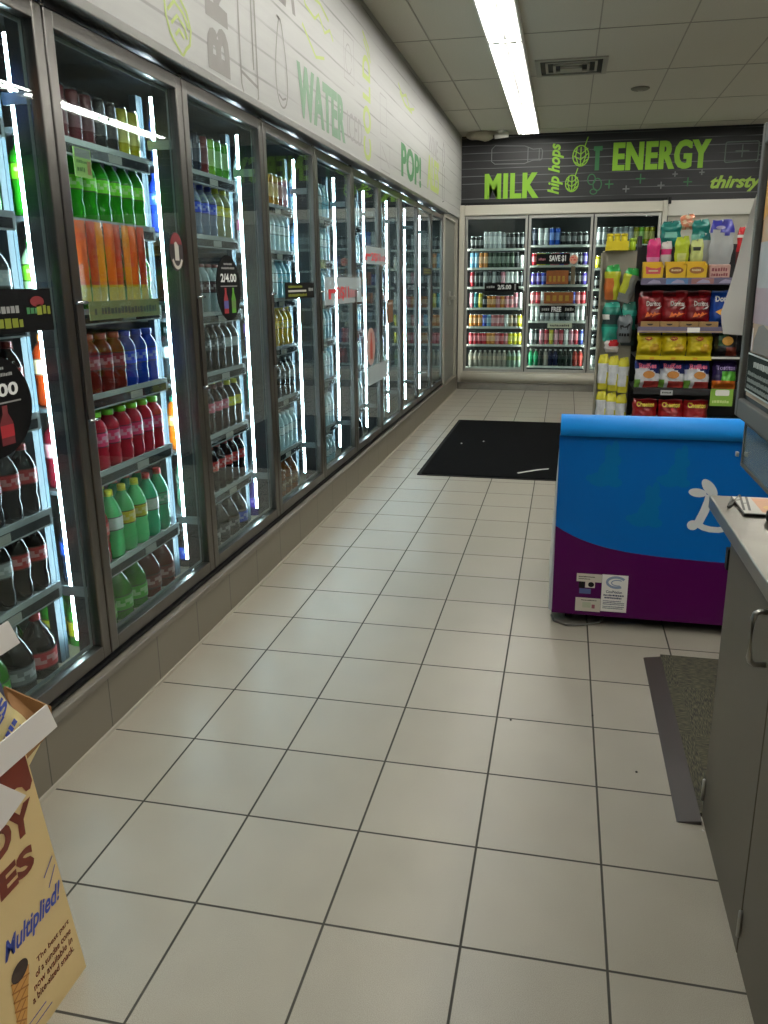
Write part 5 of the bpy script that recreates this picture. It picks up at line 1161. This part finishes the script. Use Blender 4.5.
g = s.build('lower_box', CG, t)
s = MB(); s.box(MX+.014, MX+.018, .14, .49, .973, 1.061); s.box(MX+.02, MX+.29, .493, .497, .973, 1.061); s.build('glass_pane', mat('case_glass', '#8fa0a2', .1, alpha=.6), g)
for y in (.18, .40):
    s = MB(); s.box(.46, .50, y, y+.04, .8225, .9645); s.build('leg', CG, t)
s = MB(); s.box(.252, .2575, .50, .512, .985, .995); s.build('knob', STEEL, g)
s = MB(); s.box(MX+.0905, MX+.25, .12, .535, 1.0725, 1.69, b=.004); s.build('rear_housing', CG, t)
# sheet of white paper hung off the case
s = MB(); nv = 14; top = [(.272, 1.60), (.30, 1.60)]
L = []; R = []
for k in range(nv+1):
    q = k/nv; z = 1.60-.345*q
    xl = .270-.063*min(1, q*1.15)-.003*math.sin(7*q) + (.012*max(0, q-.87)/.13); xr = .33
    L.append((xl, z)); R.append((xr, z))
for sg in (0, .0012):
    vs = []
    for k in range(nv+1):
        for j in range(7):
            a = j/6; x = L[k][0]+(R[k][0]-L[k][0])*a
            vs.append((x, .60+.010*math.sin(4*a+3*k/nv)+sg, L[k][1]-.006*a*(k == nv)))
    s.add(vs, [(k*7+j, k*7+j+1, (k+1)*7+j+1, (k+1)*7+j) if sg == 0 else (k*7+j, (k+1)*7+j, (k+1)*7+j+1, k*7+j+1) for k in range(nv) for j in range(6)], 0, True)
c = tag(s.build('hanging_sheet', PAPER), 'white paper sheet hanging off the far edge of the poster case', 'paper')
s = MB(); s.ribbon(ellipse(.268, 1.325, .013, .016, 18), .0012, frame((0, .598, 0), (1, 0, 0), (0, 0, 1), (0, -1, 0)), .0, 0, True); s.build('stamp', mat('faint_print', '#9a9890', .6), c)
s = MB(); s.box(.285, .33, .563, .62, 1.585, 1.60); s.build('tape', FROST, c)

# ------------------------------------------------------------------ mats on the floor
t = empty('floor_mat', 'black floor mat lying between the coolers and the snack rack', 'mat', (0, 0, 0))
s = MB(); s.prism(rrect(-1.165, 4.06, .06, 6.42, .02), frame((0, 0, .0005), (1, 0, 0), (0, 1, 0), (0, 0, 1)), .004); s.build('rubber_base', RUBBER, t)
s = MB(); s.prism(rrect(-1.135, 4.09, .03, 6.39, .02), frame((0, 0, .0046), (1, 0, 0), (0, 1, 0), (0, 0, 1)), .005); s.build('carpet', mat('black_carpet', '#0e0e0f', 1.0, spec=.05, noise=.5, nscale=90, bump=.4), t)
s = MB(); Fz = frame((0, 0, .0102), (1, 0, 0), (0, 1, 0), (0, 0, 1)); s.prism([(-.43, 4.20), (-.30, 4.32), (-.22, 4.37), (-.215, 4.385), (-.30, 4.34), (-.44, 4.215)], Fz, .004); tag(s.build('straw_wrapper', PAPER), 'white paper straw wrapper dropped on the black mat', 'wrapper')
for k, (x, y) in enumerate(((-.98, 5.2), (-.80, 5.32))):
    o = MB().lathe([(.006, 0), (.008, .002), (.004, .006)], 8).build('paper_scrap', PAPER); o.location = (x, y, .0102); tag(o, ['small white scrap on the black mat toward the coolers', 'second white scrap on the black mat, farther back'][k], 'scrap')
t = empty('counter_mat', 'grey-green carpet mat with a brown rubber edge beside the counter', 'mat', (0, 0, 0))
s = MB(); s.add([(.200, .50, 0.0004), (.262, .50, .0004), (.262, 1.43, .0004), (.200, 1.43, .0004), (.206, .50, .003), (.262, .50, .012), (.262, 1.43, .012), (.206, 1.43, .003)], [(0,3,2,1), (4,5,6,7), (0,1,5,4), (2,3,7,6), (1,2,6,5), (3,0,4,7)]); s.build('edge_strip', mat('brown_rubber', '#37302c', .5), t)
def carpet_mat():
    m = bpy.data.materials.new('woven_carpet'); m.use_nodes = True; nt = m.node_tree; N = nt.nodes; Lk = nt.links; b = N['Principled BSDF']
    g = N.new('ShaderNodeNewGeometry')
    def strand(sc):
        mp = N.new('ShaderNodeMapping'); mp.inputs['Scale'].default_value = sc; Lk.new(g.outputs['Position'], mp.inputs['Vector'])
        n = N.new('ShaderNodeTexNoise'); n.inputs['Scale'].default_value = 1; n.inputs['Detail'].default_value = 3; Lk.new(mp.outputs[0], n.inputs['Vector']); return n.outputs['Fac']
    a = strand((420, 40, 1)); c_ = strand((40, 420, 1))
    ck = N.new('ShaderNodeTexChecker'); ck.inputs['Scale'].default_value = 3.3; Lk.new(g.outputs['Position'], ck.inputs['Vector'])
    mx = N.new('ShaderNodeMix'); mx.data_type = 'FLOAT'; Lk.new(ck.outputs['Fac'], mx.inputs[0]); Lk.new(a, mx.inputs[2]); Lk.new(c_, mx.inputs[3])
    cr = N.new('ShaderNodeValToRGB'); Lk.new(mx.outputs[0], cr.inputs[0]); cr.color_ramp.elements[0].position = .40; cr.color_ramp.elements[0].color = lin('#1c1b16'); cr.color_ramp.elements[1].position = .66; cr.color_ramp.elements[1].color = lin('#58543f')
    Lk.new(cr.outputs[0], b.inputs['Base Color']); b.inputs['Roughness'].default_value = .95; return m
s = MB(); s.box(.2625, .95, .535, 1.45, .0004, .011); s.build('carpet', carpet_mat(), t)
for k, (x, y) in enumerate(((.262, .478), (.0, .983), (.115, .70), (-.26, .905))):
    o = MB().lathe([(.003, 0), (.004, .001), (.002, .003)], 7).build('floor_crumb', [PAPER, BLACK, BLACK, BLACK][k]); o.location = (x, y, .0002); tag(o, ['tiny white crumb on the floor by the mat corner', 'tiny dark crumb on the tile beside the brown mat edge', 'dark speck on the tile before the mat', 'dark crumb beside a tile joint mid-aisle'][k], 'crumb')

# ------------------------------------------------------------------ cardboard candy display in the near corner
t = empty('candy_display_box', 'tan cardboard display box with white flaps and an ice cream cone print', 'box', (0, 0, 0))
CB = mat('tan_print_board', '#d8bd86', .55); CBI = mat('raw_board', '#8a6238', .7); CW = mat('white_board', '#dcd6cf', .6)
BXa, BXb, BYa, BYb = -1.062, -1.40, -.80, -.202
TOPZ, TOPY = .565, -.285
s = MB()
pf = [(BXa, BYa, 0), (BXa, BYb, 0), (BXa, TOPY, TOPZ), (BXa, BYa, TOPZ)]; s.add(pf, [(0, 1, 2, 3)], 0); s.add([(x-.004, y, z) for x, y, z in pf], [(3, 2, 1, 0)], 1)
pr_ = [(BXa, BYb, 0), (BXb, BYb, 0), (BXb, TOPY, TOPZ+.10), (-1.16, TOPY, TOPZ+.07), (BXa, TOPY, TOPZ)]; s.add(pr_, [(0, 1, 2, 3, 4)], 0); s.add([(x, y-.004, z) for x, y, z in pr_], [(4, 3, 2, 1, 0)], 1)
s.add([(BXb, BYa, 0), (BXb, BYb, 0), (BXb, TOPY, .95), (BXb, BYa, .95)], [(0, 1, 2, 3)], 1)
s.add([(BXb, BYa, .001), (BXb, BYb, .001), (BXa, BYb, .001), (BXa, BYa, .001)], [(0, 1, 2, 3)], 1)
s.add([(BXa, BYa, 0), (BXa, BYa, TOPZ), (BXb, BYa, .66), (BXb, BYa, 0)], [(0, 1, 2, 3)], 0)
s.build('box_body', [CB, CBI], t)
def slab(mb, pts, d, mi=0):
    n = len(pts); d = Vector(d)
    mb.add([Vector(p) for p in pts]+[Vector(p)+d for p in pts], [tuple(range(n)), tuple(range(2*n-1, n-1, -1))]+[(i, n+i, n+(i+1) % n, (i+1) % n) for i in range(n)], mi)
s = MB(); slab(s, [(BXa+.003, BYa, .558), (BXa+.003, -.197, .560), (BXa+.003, -.217, .618), (BXa+.003, BYa, .612)], (-.003, 0, 0)); s.build('front_flap', CW, t)
s = MB(); slab(s, [(BXa-.001, -.285, .545), (BXa-.001, -.207, .565), (BXa-.001, -.203, .606), (-1.16, -.200, .636), (-1.16, -.285, .56)][0:1]+[(BXa-.001, -.207, .560), (BXa-.001, -.205, .606), (-1.16, -.202, .636), (-1.16, -.285, .545)], (0, .003, 0)); s.build('side_flap', CBI, t)
s = MB(); slab(s, [(BXa+.0065, -.62, .56), (BXa+.0065, -.372, .565), (BXa+.0065, -.305, .488), (BXa+.0065, -.365, .470), (BXa+.0065, -.62, .45)], (-.003, 0, 0)); s.build('folded_flap', CW, t)
s = MB(); s.box(BXb+.005, BXa-.006, BYa+.01, TOPY-.006, .424, .43); s.build('inner_shelf', CBI, t)
# upper tier with its own white lip
s = MB(); s.box(BXb+.005, -1.142, BYa+.01, TOPY-.006, .700, .704); s.box(BXb+.005, -1.142, -.222, -.218, .724, .80); s.build('upper_tier', CBI, t)
s = MB(); slab(s, [(-1.128, BYa+.01, .722), (-1.128, -.181, .720), (-1.128, -.203, .774), (-1.128, BYa+.01, .774)], (-.003, 0, 0)); slab(s, [(-1.131, BYa+.01, .704), (-1.131, -.30, .704), (-1.131, -.30, .724), (-1.131, BYa+.01, .724)], (-.011, 0, 0)); s.build('upper_flap', CW, t)
FS = LEFT(BXa)
BRN = mat('brown_ink', '#6b2614', .5); BIN = mat('blue_ink', '#34469a', .5)
s = MB(); put_text(s, 'MUDDY', FS, -.58, .412, -.290, .474, .001, bold=.05, space=1.05); put_text(s, 'BITES', FS, -.53, .335, -.302, .388, .001, bold=.05, space=1.05); s.build('lettering', BRN, t)
s = MB(); put_text(s, 'Multiplied!', FS, -.405, .205, -.246, .256, .001, bold=.025, shear=.35); s.build('lettering', BIN, t)
s = MB()
for k, tx in enumerate(('The best part', 'of a sundae cone', 'now available in', 'a bite-sized snack.')):
    v = .140-.0225*k; put_text(s, tx, FS, -.333-.008*k, v, -.236+.0015*k, v+.016, .001, bold=.02)
s.build('lettering', BRN, t)
s = MB()
for st in ([(-.256, .318), (-.285, .292)], [(-.252, .295), (-.276, .262)], [(-.325, .046), (-.38, .046)], [(-.31, .028), (-.37, .028)]):
    s = MB(); s.ribbon(st, .0025, FS, .001); s.build('stroke_print', BIN, t)
s = MB(); s.flat(ellipse(-.377, .172, .022, .019, 22), FS, .0018); s.build('chocolate_print', mat('chocolate_ink', '#2a140c', .4), t)
s = MB(); s.flat([(-.40, .163), (-.352, .163), (-.385, .03), (-.402, .03)], FS, .001, 0)
for k in range(6):
    v = .045+.02*k; w0 = .009+.0028*k; c0 = -.3935+.0030*k
    s.ribbon([(c0-w0, v), (c0+w0, v+.02)], .003, FS, .0014, 1); s.ribbon([(c0-w0, v+.02), (c0+w0, v)], .003, FS, .0015, 1)
s.build('cone_print', [mat('cone_gold', '#c8924a', .5), mat('cone_brown', '#a06a2c', .5)], t)
s = MB(); s.flat([(-.45, .562), (-.288, .562), (-.283, .525), (-.279, .50), (-.287, .488), (-.298, .490), (-.306, .505), (-.318, .512), (-.335, .512), (-.36, .52), (-.45, .53)], FS, .001); s.build('drip_print', BRN, t)
# bags standing in the lower tier
CRM = FOIL('bag_cream', '#d6c48c')
me = bag_mesh('cone_snack_bag', .17, .24, .02, [CRM, FOIL('bag_navy', '#1c2450')], lambda p, q: 0)
o = link('cone_snack_bag', me); o.rotation_euler = Matrix(((0, -1, 0), (.85, 0, -.527), (.527, 0, .85))).to_euler(); o.location = (-1.088, -.272, .494); tag(o, 'cream snack bag with navy print leaning in the cardboard box', 'snack bag')
s = MB(); put_text(s, 'BITES', FO, -.068, .16, .07, .186, .002, bold=.04, warp=lambda u, v: bag_depth(u, v, .17, .24, .02)*1.17); words_row(s, FO, -.05, .055, .12, .135, .023, 0, rw, 1); words_row(s, FO, -.05, .055, .10, .113, .023, 0, rw, 1); s.build('lettering', BIN, o)
me = bag_mesh('cone_snack_bag', .17, .18, .02, [FOIL('bag_navy', '#1c2450'), CRM], lambda p, q: 1 if q < .2 else 0)
o = link('cone_snack_bag', me); o.rotation_euler = Matrix(((0, -1, 0), (.954, 0, -.3), (.3, 0, .954))).to_euler(); o.location = (-1.116, -.298, .525); tag(o, 'navy snack bag standing behind the cream bag in the cardboard box', 'snack bag')

# ------------------------------------------------------------------ render look
w = bpy.data.worlds.new('dim_indoor'); SC.world = w; w.use_nodes = True
w.node_tree.nodes['Background'].inputs['Color'].default_value = (.5, .5, .5, 1); w.node_tree.nodes['Background'].inputs['Strength'].default_value = .02
SC.view_settings.view_transform = 'Standard'; SC.view_settings.look = 'None'; SC.view_settings.gamma = 1.0; SC.view_settings.exposure = -0.33
SC.view_settings.use_curve_mapping = False
SC.cycles.use_denoising = True; SC.cycles.max_bounces = 8; SC.cycles.diffuse_bounces = 4; SC.cycles.glossy_bounces = 4; SC.cycles.transparent_max_bounces = 16
SC.cycles.sample_clamp_indirect = 6.0
